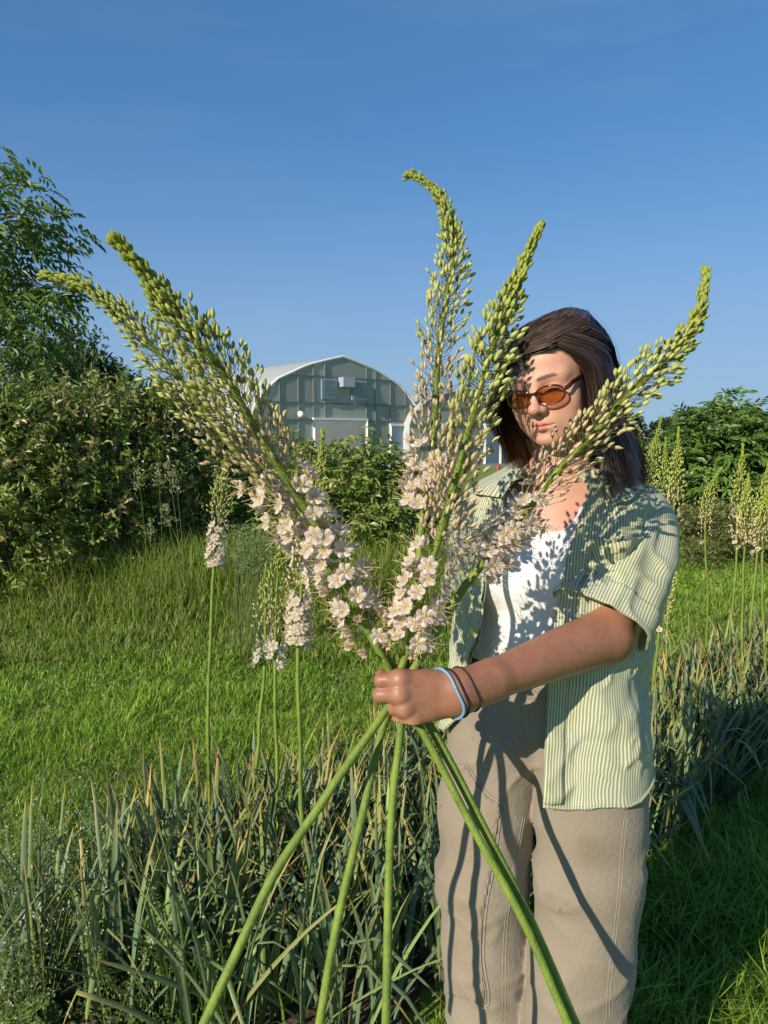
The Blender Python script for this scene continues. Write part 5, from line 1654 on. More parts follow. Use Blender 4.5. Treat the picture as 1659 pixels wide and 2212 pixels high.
# rolled hem
hp = shirt_pt(As[0], Zs[0] + 0.004, 0.0008)
v_, q_, t_ = tube_geo(hp, 0.0026, 6)
Geo().add(v_, q_, t_, U=np.stack([np.repeat(arc[:nu], 6).tolist() + [0, 0], [0] * (nu * 6 + 2)], -1)).build('hem', M_STRIPE, shirt)
# chest pocket, bulging open
zz_, uu = np.meshgrid(np.linspace(0, 1, 26), np.linspace(0, 1, 22), indexing='ij')
pa0 = float(front_L(1.18)) + 0.20
PZ = 1.150 + 0.085 * zz_
PA = pa0 + uu * (0.085 / 0.168) + 0.10 * (1 - zz_)
bul = 0.003 + 0.016 * np.sin(uu * math.pi) * sstep(0.25, 1.0, zz_) + 0.003 * np.sin(uu * 9 + zz_ * 5)
pp = np.concatenate([shirt_pt(PA[i], PZ[i], bul[i]) for i in range(26)])
g = Geo(); g.add(pp, Q=grid_faces(26, 22), U=np.stack([(PA * 0.168).ravel() + PZ.ravel() * 0.35, PZ.ravel()], -1))
pk = g.build('pocket', M_STRIPE, shirt)
s_ = pk.modifiers.new('thick', 'SOLIDIFY'); s_.thickness = 0.002
# yellow buttons down the right placket
for px, py in [(1033, 1260), (1015, 1365), (976, 1550), (1000, 1462)]:
    o_ = np.array([1e9])
    zs = np.linspace(0.86, 1.3, 300)
    cand = shirt_pt(front_R(zs) - PW * 0.45, zs, 0.005)
    pr = proj_many(cand)
    k = int(np.argmin(np.abs(pr[1] - py)))
    c_ = cand[k]
    n_ = nrm(shirt_pt([front_R(zs[k]) - PW * 0.45], [zs[k]], 0.02)[0] - c_)
    sx = nrm(np.cross(n_, [0, 0, 1])); sy = np.cross(sx, n_)
    t = np.linspace(0, 2 * math.pi, 16, endpoint=False)
    g = Geo()
    prof = [(0.0062, -0.002), (0.0066, 0.0), (0.0062, 0.0014), (0.0050, 0.0016), (0.0042, 0.0008), (0.0002, 0.0008)]
    V_ = np.concatenate([c_ + r * (np.cos(t)[:, None] * sx + np.sin(t)[:, None] * sy) + n_ * h for r, h in prof])
    g.add(V_, Q=grid_faces(6, 16, True)[:, ::-1])
    b_ = g.build('button', M_YBTN, shirt)

# collar: stands round the neck and folds out over the shoulders
def collar():
    n = 90
    al = np.linspace(math.radians(40), math.radians(326), n)
    rows = []
    prof = [(0.000, 1.336, 0.0), (0.004, 1.352, 0.25), (0.010, 1.367, 0.6), (0.019, 1.366, 0.75), (0.030, 1.348, 0.9), (0.042, 1.326, 1.0)]
    for off, z_, w in prof:
        dev = np.degrees(np.where(al > math.pi, 2 * math.pi - al, al))
        f = sstep(100, 30, dev)                       # 1 at the collar points
        zc = z_ - f * (0.022 + 0.012 * w) + 0.004 * np.cos(al)
        rx = 0.072 + off + 0.016 * f
        ry = 0.066 + off + 0.012 * f
        zc = zc + 0.003 * np.sin(al * 7)
        pp = bw(np.sin(al) * rx, -np.cos(al) * ry + 0.012, zc)
        rows.append(pp)
    R_ = np.array(rows)
    R_ = np.concatenate([spline(R_[:, j], 16)[:, None] for j in range(n)], 1)
    lim = shirt_pt(np.tile(al, (16, 1)), R_[..., 2].ravel(), 0.004).reshape(16, n, 3)
    ax_ = axis_at(R_[..., 2].ravel()).reshape(16, n, 3)
    r1 = np.linalg.norm((R_ - ax_)[..., :2], axis=-1); r2 = np.linalg.norm((lim - ax_)[..., :2], axis=-1)
    k = np.where((np.arange(16) > 8)[:, None] & (r1 < r2), r2 / np.maximum(r1, 1e-4), 1.0)
    R_[..., :2] = ax_[..., :2] + (R_ - ax_)[..., :2] * k[..., None]
    uvx = np.tile(np.arange(16)[:, None] * 0.0052, (1, n)) + 0.0 * R_[..., 0]
    g = Geo(); g.add(R_.reshape(-1, 3), Q=grid_faces(16, n), U=np.stack([np.tile(al * 0.085, (16, 1)).ravel(), uvx.ravel()], -1))
    o = g.build('collar', M_STRIPE, shirt)
    s = o.modifiers.new('thick', 'SOLIDIFY'); s.thickness = 0.0018
collar()

# sleeves
def sleeve(axis, rads, ruv, seed, flat=1.0):
    ax_ = spline(np.array(axis), 60)
    t, n, b = frames(ax_)
    rr = np.interp(np.linspace(0, 1, 60), np.linspace(0, 1, len(rads)), rads)
    rr = smooth(rr, 7)
    m = 96
    th = np.linspace(0, 2 * math.pi, m + 1)
    w = np.linspace(0, 1, 60)[:, None]
    T_ = th[None] + 0 * w
    TT = np.stack([np.cos(T_) * 1.2, np.sin(T_) * 1.2, w * 3 + 0 * T_], -1)
    f = 0.009 * vnoise(TT * np.array([1.6, 1.6, 0.8]), seed) * (0.4 + w) + 0.008 * (1 - np.abs(vnoise(TT * np.array([2, 2, 2.2]) + T_[..., None] * 0.2, seed + 1))) ** 2.5
    f = f + 0.0035 * np.sin(T_ * 5 + w * 4 + seed) * w
    R_ = rr[:, None] + f
    def at(i, off=0):
        return ax_[i][:, None] + (R_[i] + off)[..., None] * (np.cos(T_[i])[..., None] * n[i][:, None] + np.sin(T_[i])[..., None] * b[i][:, None])
    ia = np.arange(60)
    pts = at(ia).reshape(-1, 3)
    g = Geo(); g.add(pts, Q=grid_faces(60, m + 1), U=np.stack([(T_ * ruv).ravel(), (w * 0.3 + 0 * T_).ravel()], -1))
    o = g.build('sleeve', M_STRIPE, shirt)
    s = o.modifiers.new('thick', 'SOLIDIFY'); s.thickness = 0.0014; s.offset = -1
    ic = np.arange(49, 60)
    pc = at(ic, 0.0028)
    top = at(ic[:1], 0.0); pc = np.concatenate([top, pc], 0)
    g = Geo(); g.add(pc.reshape(-1, 3), Q=grid_faces(12, m + 1), U=np.stack([np.tile(th * ruv + 0.002, 12), np.repeat(np.arange(12) * 0.005, m + 1)], -1))
    o = g.build('cuff', M_STRIPE, shirt)
    s = o.modifiers.new('thick', 'SOLIDIFY'); s.thickness = 0.0022; s.offset = -1
sleeve([P(1345, 1082, 1.485), P(1374, 1105, 1.472), P(1376, 1160, 1.455), P(1336, 1250, 1.418), P(1291, 1345, 1.380)],
       [0.030, 0.062, 0.075, 0.080, 0.083, 0.086, 0.090], 0.078, 3)
sleeve([bw1(-0.115, 0.015, 1.285), bw1(-0.148, 0.02, 1.262), bw1(-0.160, 0.07, 1.19), bw1(-0.165, 0.14, 1.09)],
       [0.030, 0.055, 0.068, 0.072, 0.074, 0.076], 0.075, 13)

# --- sunglasses, worn low on the nose
gl = thing('sunglasses', hw((0, -0.100, -0.012)), 'oval tortoiseshell sunglasses with amber lenses on the person', 'sunglasses')
M_LENS = bpy.data.materials.new('amber_lens'); M_LENS.use_nodes = True
N_, L_ = M_LENS.node_tree.nodes, M_LENS.node_tree.links
N_.clear()
o_ = N_.new('ShaderNodeOutputMaterial'); tr = N_.new('ShaderNodeBsdfTransparent'); tr.inputs[0].default_value = (0.66, 0.42, 0.25, 1)
gs = N_.new('ShaderNodeBsdfGlossy'); gs.inputs['Roughness'].default_value = 0.04; gs.inputs['Color'].default_value = (1, 0.9, 0.8, 1)
fr_ = N_.new('ShaderNodeFresnel'); fr_.inputs[0].default_value = 1.35
mx = N_.new('ShaderNodeMixShader')
L_.new(fr_.outputs[0], mx.inputs[0]); L_.new(tr.outputs[0], mx.inputs[1]); L_.new(gs.outputs[0], mx.inputs[2]); L_.new(mx.outputs[0], o_.inputs[0])
def lens_xy(t, s, k=1.0):
    # softly squared oval, wrapped back at the outer side
    x = 0.0325 * s + 0.0272 * k * np.sign(np.cos(t)) * np.abs(np.cos(t)) ** 0.86
    z = -0.0135 + 0.0172 * k * np.sign(np.sin(t)) * np.abs(np.sin(t)) ** 0.90
    y = -0.1020 + 3.2 * x * x + 0.06 * (z + 0.0135)
    return np.stack([x, y, z], -1)
for s in (-1, 1):
    t = np.linspace(0, 2 * math.pi, 56, endpoint=False)
    ring = lens_xy(t, s)
    rp = hw(np.concatenate([ring, ring[:2]]))
    v_, q_, t_ = tube_geo(rp, 0.00145, 8, caps=False, flat=(1.0, 1.25))
    Geo().add(v_, q_).build('rim', M_TORT, gl)
    g = Geo()
    rows = np.concatenate([lens_xy(t, s, k) + np.array([0, -0.0012 * (1 - k * k), 0]) for k in (1.0, 0.75, 0.5, 0.25, 0.02)])
    g.add(hw(rows), Q=grid_faces(5, 56, True))
    g.build('lens', M_LENS, gl)
    hx = lens_xy(np.array([0.30 if s > 0 else math.pi - 0.30]), s)[0]
    tp = [hx + [0, 0.000, 0], hx + [0.0045 * s, 0.006, 0.001], [0.0685 * s, -0.055, 0.000], [0.0765 * s, -0.01, 0.004], [0.0775 * s, 0.02, 0.002], [0.0755 * s, 0.045, -0.018]]
    v_, q_, t_ = tube_geo(hw(spline(np.array(tp), 40)), np.interp(np.linspace(0, 1, 40), [0, 0.1, 0.5, 1], [0.0030, 0.0034, 0.0026, 0.0022]), 8, flat=(0.55, 1.25))
    Geo().add(v_, q_, t_).build('temple', M_TORT, gl)
    npd = lens_xy(np.array([math.pi + 0.5 if s > 0 else -0.5]), s)[0]
    v_, q_, t_ = tube_geo(hw(np.array([npd + [0, 0.001, 0.004], npd + [-0.0012 * s, 0.006, 0], npd + [0.0008 * s, 0.0065, -0.006]])), [0.0022, 0.0034, 0.0024], 8)
    Geo().add(v_, q_, t_).build('nose_pad', M_TORT, gl)
    if s > 0:
        e_ = hw(np.array([[0.0675, -0.0685, 0.0035]]))[0]
        v_, q_ = box_geo([-0.0012, -0.0012, -0.0008], [0.0012, 0.0012, 0.0008])
        Geo().add(v_ + e_, q_).build('emblem', pm('red_inlay', (0.45, 0.03, 0.02), 0.3), gl)
bl = lens_xy(np.array([math.pi - 0.45]), 1)[0]; br = lens_xy(np.array([0.45]), -1)[0]
v_, q_, t_ = tube_geo(hw(spline(np.array([bl, [0.003, -0.1055, -0.0055], [-0.003, -0.1055, -0.0055], br]), 16)), 0.0021, 8)
Geo().add(v_, q_, t_).build('bridge', M_TORT, gl)

# --- hair ties round the wrist
def wrist_band(name, t_along, r, mat, label, tilt, knot=False):
    fd = WRI - ELB
    c = ELB + fd * t_along
    fdn = nrm(fd)
    ax1 = nrm(np.cross(fdn, [0, 0, 1.0])); ax2 = nrm(np.cross(ax1, fdn))
    t = np.linspace(0, 2 * math.pi, 60)
    p_ = c + 0.03 * (np.cos(t)[:, None] * ax1 + np.sin(t)[:, None] * ax2)
    p_ = p_ + fdn * (tilt * np.sin(t) + 0.0012 * np.sin(3 * t))[:, None]
    for _ in range(5):
        gk = grad(arm_sdf, p_)
        gk = gk - (gk @ fdn)[:, None] * fdn
        p_ = p_ - gk * (arm_sdf(p_) - r * 0.75)[:, None]
    th = thing(name, c, label, 'hair tie', 'hair ties on the wrist')
    v_, q_, t_ = tube_geo(p_, r, 8, caps=False)
    Geo().add(v_, q_).build('loop', mat, th)
    if knot:
        k = 22
        kp = p_[k - 1:k + 2]
        v_, q_, t_ = tube_geo(spline(kp, 6), np.array([0.6, 1.15, 1.25, 1.25, 1.15, 0.6]) * r, 8)
        Geo().add(v_, q_, t_).build('join', mat, th)
wrist_band('hair_tie', 1.045, 0.0024, M_BLUE_EL, 'thick pale blue hair tie nearest the hand', 0.004, True)
wrist_band('hair_tie', 1.018, 0.0016, M_BLACK_EL, 'black hair tie beside the blue one on the wrist', 0.004)
wrist_band('hair_tie', 0.955, 0.0013, M_BROWN_EL, 'thin dark brown hair tie farthest from the hand', 0.006)
# ------------------------------------------------------------------ tall flower spikes
M_BUD = pm('bud_skin', (1, 1, 1), 0.45, attr=True, objc=True, transl=0.12, spec=0.35)
M_PED = pm('flower_stalk', (0.135, 0.115, 0.045), 0.55)
M_PETAL = pm('blush_petal', (1, 1, 1), 0.5, attr=True, objc=True, transl=0.45, spec=0.25)
M_FIL = pm('pale_filament', (0.70, 0.66, 0.36), 0.5)
M_ANTH = pm('orange_anther', (0.52, 0.20, 0.035), 0.6)
M_YEL = pm('yellow_heart', (0.62, 0.52, 0.03), 0.5)
M_STEM = pm('green_stem', (0.185, 0.255, 0.034), 0.55, var=(30, 0.8, (0.105, 0.170, 0.032)), bump=(200, 0.5, 0.004), attr=True, spec=0.32)
M_BUDJ = pm('far_bud', (1, 1, 1), 0.5, attr=True, transl=0.12, spec=0.3)

def bud_template(ratio, bend, seed, k=12, lite=False):
    """unit bud: stalk starts at the origin along +X and bends towards +Z; the bud is 1 long, the stalk ratio long"""
    R = np.random.default_rng(seed)
    g = Geo()
    s = np.linspace(0, 1, 6)
    a = bend * s ** 1.3
    step = ratio / 5
    p = np.zeros((6, 3))
    for i in range(1, 6):
        p[i] = p[i - 1] + step * np.array([math.cos(a[i]), 0, math.sin(a[i])])
    if ratio > 0.05:
        v, q, t = tube_geo(p[[0, 2, 5]] if lite else p, 0.034, 3 if lite else 4, caps=False)
        g.add(v, Q=q, m=1)
    e = a[-1] + 0.15
    d = np.array([math.cos(e), 0, math.sin(e)]); n = np.array([-math.sin(e), 0, math.cos(e)]); b = np.array([0, 1.0, 0])
    u = np.array([0.0, 0.07, 0.22, 0.42, 0.62, 0.80, 0.93, 1.0])
    r = np.array([0.04, 0.125, 0.205, 0.232, 0.21, 0.145, 0.07, 0.012])
    if lite:
        u, r = u[[0, 2, 4, 7]], r[[0, 2, 4, 7]]
    th = np.linspace(0, 2 * math.pi, k, endpoint=False)
    rib = np.where(np.arange(k) % 2 == 0, 1.0, 0.93)
    V = (p[-1] + u[:, None, None] * d + (r[:, None] * rib)[..., None] * (np.cos(th)[None, :, None] * n + np.sin(th)[None, :, None] * b))
    c = np.where((np.arange(k) % (2 if lite else 4) == 0)[None, :, None], np.array([0.52, 0.62, 0.30]), np.array([1.0, 1.0, 1.0]))
    c = np.repeat(c, len(u), 0) * np.interp(u, [0, 0.15, 1], [0.75, 1, 0.92])[:, None, None]
    g.add(V.reshape(-1, 3), Q=grid_faces(len(u), k, True), C=c.reshape(-1, 3), m=0)
    return g
BUD_R = [0.12, 0.5, 1.0, 1.6, 2.3, 3.0, 3.7]
BUDS = {(i, j): bud_template(r, 0.35 + 0.3 * j, 10 * i + j) for i, r in enumerate(BUD_R) for j in range(3)}
LITE = {(i, j): bud_template(r, 0.45 + 0.35 * j, 10 * i + j, 6, True) for i, r in enumerate(BUD_R) for j in range(3)}
BUD_ME = {k: v.data('bud', [M_BUD, M_PED]) for k, v in BUDS.items()}

def petal_geo(width, cup, seed):
    R = np.random.default_rng(seed)
    n, m = 6, 5
    u = np.linspace(0, 1, n)[:, None]; w = np.linspace(-1, 1, m)[None]
    half = width * np.interp(u, [0, 0.2, 0.45, 0.7, 0.9, 1], [0.16, 0.55, 0.92, 1.0, 0.72, 0.22])
    x = u + 0 * w
    y = half * w
    z = cup * u * u - 0.10 * half * w * w * 4 + 0.03 * R.normal(size=(n, m)) - 0.10 * np.abs(w) * u
    c = np.ones((n, m, 3)) * np.array([1.0, 1.0, 1.0])
    vein = np.exp(-(w / 0.22) ** 2) * sstep(1.0, 0.4, u)
    c = c * (1 - 0.38 * vein[..., None] * np.array([0.55, 1.0, 1.1]))
    yl = (sstep(0.26, 0.06, u) + 0 * w)[..., None]
    c = c * (1 - yl) + yl * np.array([0.85, 0.75, 0.10])
    g = Geo(); g.add(np.stack([x, y, z], -1).reshape(-1, 3), Q=grid_faces(n, m), C=c.reshape(-1, 3))
    return g
PETALS = [petal_geo(0.34 + 0.05 * (k % 2), (-0.10, 0.06, 0.16)[k], 40 + k) for k in range(3)]
PETAL_ME = [p.data('petal', M_PETAL) for p in PETALS]

def flower_core(seed):
    """stalk from the origin along +X, then the heart and six thin stamens; petals are about 1 long and sit at x = 2"""
    R = np.random.default_rng(seed)
    g = Geo()
    p = spline(np.array([[0, 0, 0], [0.7, 0, 0.02], [1.4, 0, 0.12], [2.0, 0, 0.30]]), 7)
    v, q, t = tube_geo(p, 0.030, 4, caps=False); g.add(v, Q=q, m=1)
    d = nrm(p[-1] - p[-2])
    b = np.array([0, 1.0, 0]); n = np.cross(d, b)
    th = np.linspace(0, 2 * math.pi, 8, endpoint=False)
    V = np.concatenate([p[-1] + d * h + r * (np.cos(th)[:, None] * n + np.sin(th)[:, None] * b) for h, r in ((-0.06, 0.03), (0.0, 0.13), (0.09, 0.13), (0.17, 0.05), (0.19, 0.004))])
    g.add(V, Q=grid_faces(5, 8, True), m=2)
    for k in range(6):
        a = k / 6 * 2 * math.pi + R.normal(0, 0.2)
        rad = np.cos(a) * n + np.sin(a) * b
        L = 1.15 + 0.45 * R.random()
        q3 = spline(np.array([p[-1], p[-1] + d * 0.45 * L + rad * 0.28 * L, p[-1] + d * 0.9 * L + rad * (0.62 + 0.2 * R.random()) * L + np.array([0, 0, 0.08])]), 5)
        v, q, t = tube_geo(q3, 0.021, 3, caps=False); g.add(v, Q=q, m=3)
        e = q3[-1]; dr = nrm(R.normal(size=3))
        v, q, t = tube_geo(np.array([e - dr * 0.085, e, e + dr * 0.085]), [0.025, 0.05, 0.025], 4); g.add(v, Q=q, T=t, m=4)
    return g, p[-1], d, n, b
CORES = [flower_core(60 + k) for k in range(3)]
CORE_ME = [c[0].data('flower', [M_PETAL, M_PED, M_YEL, M_FIL, M_ANTH]) for c in CORES]
def petal_mats(core, opening, seed):
    """local matrices of the six petals of one flower"""
    R = np.random.default_rng(seed)
    _, o, d, n, b = CORES[core]
    out = []
    for k in range(6):
        a = k / 6 * 2 * math.pi + R.normal(0, 0.05)
        op = opening + (0.07 if k % 2 else -0.03) + R.normal(0, 0.08)
        rad = np.cos(a) * n + np.sin(a) * b
        x = d * math.cos(op) + rad * math.sin(op)
        y = np.cross(d, rad)
        z = np.cross(x, y)
        s = 1.0 + R.normal(0, 0.04)
        M = np.eye(4); M[:3, 0], M[:3, 1], M[:3, 2], M[:3, 3] = x * s, y * s, z * s, o + d * (0.01 * (k % 2))
        out.append(Matrix(M.tolist()))
    return out
PETAL_SETS = {(c, o): petal_mats(c, ang, 90 + 7 * c + o) for c in range(3) for o, ang in enumerate((1.18, 0.95, 1.32, 0.34))}

def rotframe(x, z, e):
    """turn the frame so that +X tips towards +Z by e"""
    return x * math.cos(e) + z * math.sin(e), z * math.cos(e) - x * math.sin(e)

def lily(root, pts, r_tip, r_base, Ls, fl0, fl1, nb, nf, bud, ped, seed, detail=True, tint=(1, 1, 1), spent=0.0, petal=0.0148, stem_tone=1.0, ped_fl=1.0):
    """one flower spike. pts runs from the tip to the foot; buds over the first Ls metres, open flowers between fl0 and fl1"""
    R = np.random.default_rng(seed)
    n = 120
    p = spline(np.asarray(pts), n)
    wv_ = np.linspace(0, 1, n)[:, None]
    p = p + (0.006 if detail else 0.004) * np.sin(wv_ * math.pi) ** 2 * np.stack([vnoise(np.stack([wv_[:, 0] * 9, wv_[:, 0] * 0 + seed, wv_[:, 0] * 0 + k_], -1), 7) for k_ in range(3)], -1) * np.interp(np.linalg.norm(p - P(868, 1505, 1.2), axis=1), [0.05, 0.2], [0, 1])[:, None]
    seg = np.concatenate([[0], np.cumsum(np.linalg.norm(np.diff(p, axis=0), axis=1))])
    T = -nrm(np.gradient(p, axis=0))                 # towards the tip
    rad = np.interp(seg, [0, 0.04, Ls, seg[-1]], [r_tip * 0.4, r_tip * 0.72, (r_tip + r_base) * 0.5, r_base])
    k = 10 if detail else 6
    knob = 1 + 0.10 * vnoise(np.stack([seg * 220, seg * 0 + seed, seg * 0], -1), seed) * (seg < Ls + 0.05)
    v, q, t = tube_geo(p, rad * knob, k)
    tone = np.interp(seg, [0, Ls * 0.5, Ls, seg[-1]], [1.0, 0.92, 0.95, 1.05]) * stem_tone
    gl_ = sstep(0.0, Ls, seg)
    c = tone[:, None] * (np.array([1.05, 1.05, 0.9]) * (1 - gl_[:, None]) + np.array([1.0, 1.02, 1.0]) * gl_[:, None])
    c = np.repeat(c, k, 0) * (1 + 0.16 * vnoise(v[:-2] * np.array([60, 60, 14]), seed)[:, None])
    c = c * (1 - 0.45 * sstep(0.70, 0.85, vnoise(v[:-2] * 170, seed + 3))[:, None] * np.array([0.2, 0.6, 0.8]))
    c = np.concatenate([c, c[:1], c[-1:]])
    g = Geo(); g.add(v, Q=q, T=t, C=c)
    g.build('stem', M_STEM, root)
    base = np.array(root['base'])
    gj = Geo(); gf = Geo()
    up = np.array([0, 0, 1.0])
    ang0 = R.random() * 6
    def frame(s, a):
        i = np.searchsorted(seg, s).clip(1, n - 1)
        f = (s - seg[i - 1]) / (seg[i] - seg[i - 1] + 1e-9)
        o = p[i - 1] * (1 - f) + p[i] * f
        t_ = nrm(T[i - 1] * (1 - f) + T[i] * f)
        e1 = nrm(np.cross(t_, np.array([0.13, 0.9, 0.2]))); e2 = np.cross(t_, e1)
        x = math.cos(a) * e1 + math.sin(a) * e2
        return o, x, t_, np.interp(s, seg, rad)
    def place(me, name, o, x, t_, sc):
        y = np.cross(t_, x)
        M = np.eye(4)
        M[:3, 0], M[:3, 1], M[:3, 2], M[:3, 3] = x * sc, y * sc, t_ * sc, o
        return M
    def basis(M):
        M2 = M.copy(); M2[:3, 3] -= base
        return Matrix(M2.tolist())
    n_own = 0
    for i in range(nb):
        u = (i + 0.5) / nb
        s = Ls * (0.003 + 0.997 * u ** (1.85 if detail else 1.6))
        if s > fl0 and s < fl1 and R.random() < 0.6:
            continue
        a = ang0 + i * 2.39996 + R.normal(0, 0.12)
        o, x, t_, rr = frame(s, a)
        us = s / Ls
        size = bud * (0.72 + 0.28 * sstep(0.0, 0.45, us)) * (0.9 + 0.2 * R.random())
        pl = ped * (0.17 + 0.83 * sstep(0.04, 0.55, us)) * (0.85 + 0.3 * R.random())
        el = 0.88 - 0.62 * sstep(0.02, 0.5, us) + R.normal(0, 0.14)
        x = nrm(x + 0.22 * up * sstep(0.1, 0.6, us))
        x = nrm(x - t_ * (x @ t_) * 0.6)
        x2 = nrm(x - t_ * (x @ t_))
        xx, zz_ = rotframe(x2, t_, el)
        ri = int(np.argmin([abs(b - pl / size) for b in BUD_R]))
        key = (ri, int(R.integers(3)))
        M = place(None, 'bud', o + x2 * rr * 0.6, xx, zz_, size)
        f1, f2 = sstep(0.12, 0.5, us), sstep(0.52, 0.80, us + R.normal(0, 0.04))
        col = np.array([0.33, 0.375, 0.065]) * (1 - f1) + np.array([0.56, 0.56, 0.20]) * f1
        col = col * (1 - f2) + np.array([0.74, 0.53, 0.41]) * f2
        col = col * np.array(tint) * (0.86 + 0.28 * R.random())
        own = detail and n_own < 300 and (x2 @ nrm(CAM - o) > -0.25 or nb - i < 300 - n_own)
        if own:
            n_own += 1
            ob = bpy.data.objects.new('bud', BUD_ME[key]); COL.objects.link(ob)
            ob.parent = root; ob.matrix_basis = basis(M); ob.color = (*np.clip(col, 0, 1), 1)
        else:
            V_, F_, C_, U_, mi = LITE[key].arrays()
            cc = C_.copy()
            cc[:] = cc * col
            nped = 0
            if mi[0] == 1:
                nped = 9
                cc[:nped] = np.array([0.15, 0.15, 0.05])
            gj.add(V_ @ M[:3, :3].T + M[:3, 3], Q=F_[0], C=cc)
    for i in range(nf):
        u = (i + 0.5) / max(nf, 1)
        s = fl0 + (fl1 - fl0) * u ** 0.72
        a = ang0 + 1.0 + i * 2.39996 + R.normal(0, 0.25)
        o, x, t_, rr = frame(s, a)
        x = nrm(x - t_ * (x @ t_))
        xx, zz_ = rotframe(x, t_, 0.22 + R.normal(0, 0.16))
        xx = nrm(xx + 0.12 * up); zz_ = nrm(zz_ - xx * (xx @ zz_))
        sz = petal * (0.92 + 0.2 * R.random())
        c_ = int(R.integers(3))
        is_spent = R.random() < spent * sstep(0.45, 0.9, u)
        op = 3 if is_spent else int(R.integers(3))
        M = place(None, 'flower', o + x * rr * 0.6, xx, zz_, sz)
        M[:3, 0] *= ped_fl
        col = (np.array([0.80, 0.71, 0.655]) * (0.97 + 0.06 * R.random()) if not is_spent else np.array([0.78, 0.66, 0.52])) * np.array(tint)
        if detail:
            fo = bpy.data.objects.new('flower', CORE_ME[c_]); COL.objects.link(fo)
            fo.parent = root; fo.matrix_basis = basis(M)
            for pi, PM in enumerate(PETAL_SETS[(c_, op)]):
                po = bpy.data.objects.new('petal', PETAL_ME[2 if is_spent else pi % 2]); COL.objects.link(po)
                po.parent = fo; po.matrix_basis = PM; po.color = (*np.clip(col, 0, 1), 1)
        else:
            V_, F_, C_, U_, mi = CORES[c_][0].arrays()
            for mset, colr in ((1, (0.15, 0.15, 0.05)), (2, (0.6, 0.5, 0.05)), (3, (0.7, 0.6, 0.3)), (4, (0.6, 0.25, 0.05))):
                sel = F_[0][mi[:len(F_[0])] == mset]
                if mset in (1, 2, 3):
                    us_ = np.unique(sel); rm = -np.ones(len(V_), int); rm[us_] = np.arange(len(us_))
                    gf.add(V_[us_] @ M[:3, :3].T + M[:3, 3], Q=rm[sel], C=np.array(colr))
            for pi, PM in enumerate(PETAL_SETS[(c_, op)]):
                M2 = M @ np.array(PM)
                V_, F_, C_, U_, mi = PETALS[pi % 2].arrays()
                gf.add(V_ @ M2[:3, :3].T + M2[:3, 3], Q=F_[0], C=C_ * col)
    if gj.n:
        b_ = gj.build('buds', M_BUDJ, root); tag(b_, kind='stuff')
    if not detail:
        if gf.n:
            b_ = gf.build('flowers', M_PETAL, root); tag(b_, kind='stuff')
    return p, seg

def wp(lst):
    """pixel path with depths (missing depths interpolated) -> world points"""
    a = np.array([(x[0], x[1], x[2] if len(x) > 2 else np.nan) for x in lst], float)
    ok = ~np.isnan(a[:, 2])
    L = np.concatenate([[0], np.cumsum(np.hypot(*np.diff(a[:, :2], axis=0).T))])
    a[:, 2] = np.interp(L, L[ok], a[ok, 2])
    return np.array([P(*r) for r in a])

def arc_at(pts, target_py):
    """distance from the tip along the path where the path reaches that pixel row"""
    p = spline(pts, 240)
    s = np.concatenate([[0], np.cumsum(np.linalg.norm(np.diff(p, axis=0), axis=1))])
    py = np.array([proj(x)[1] for x in p])
    k = np.argmin(np.abs(py - target_py))
    return s[k]

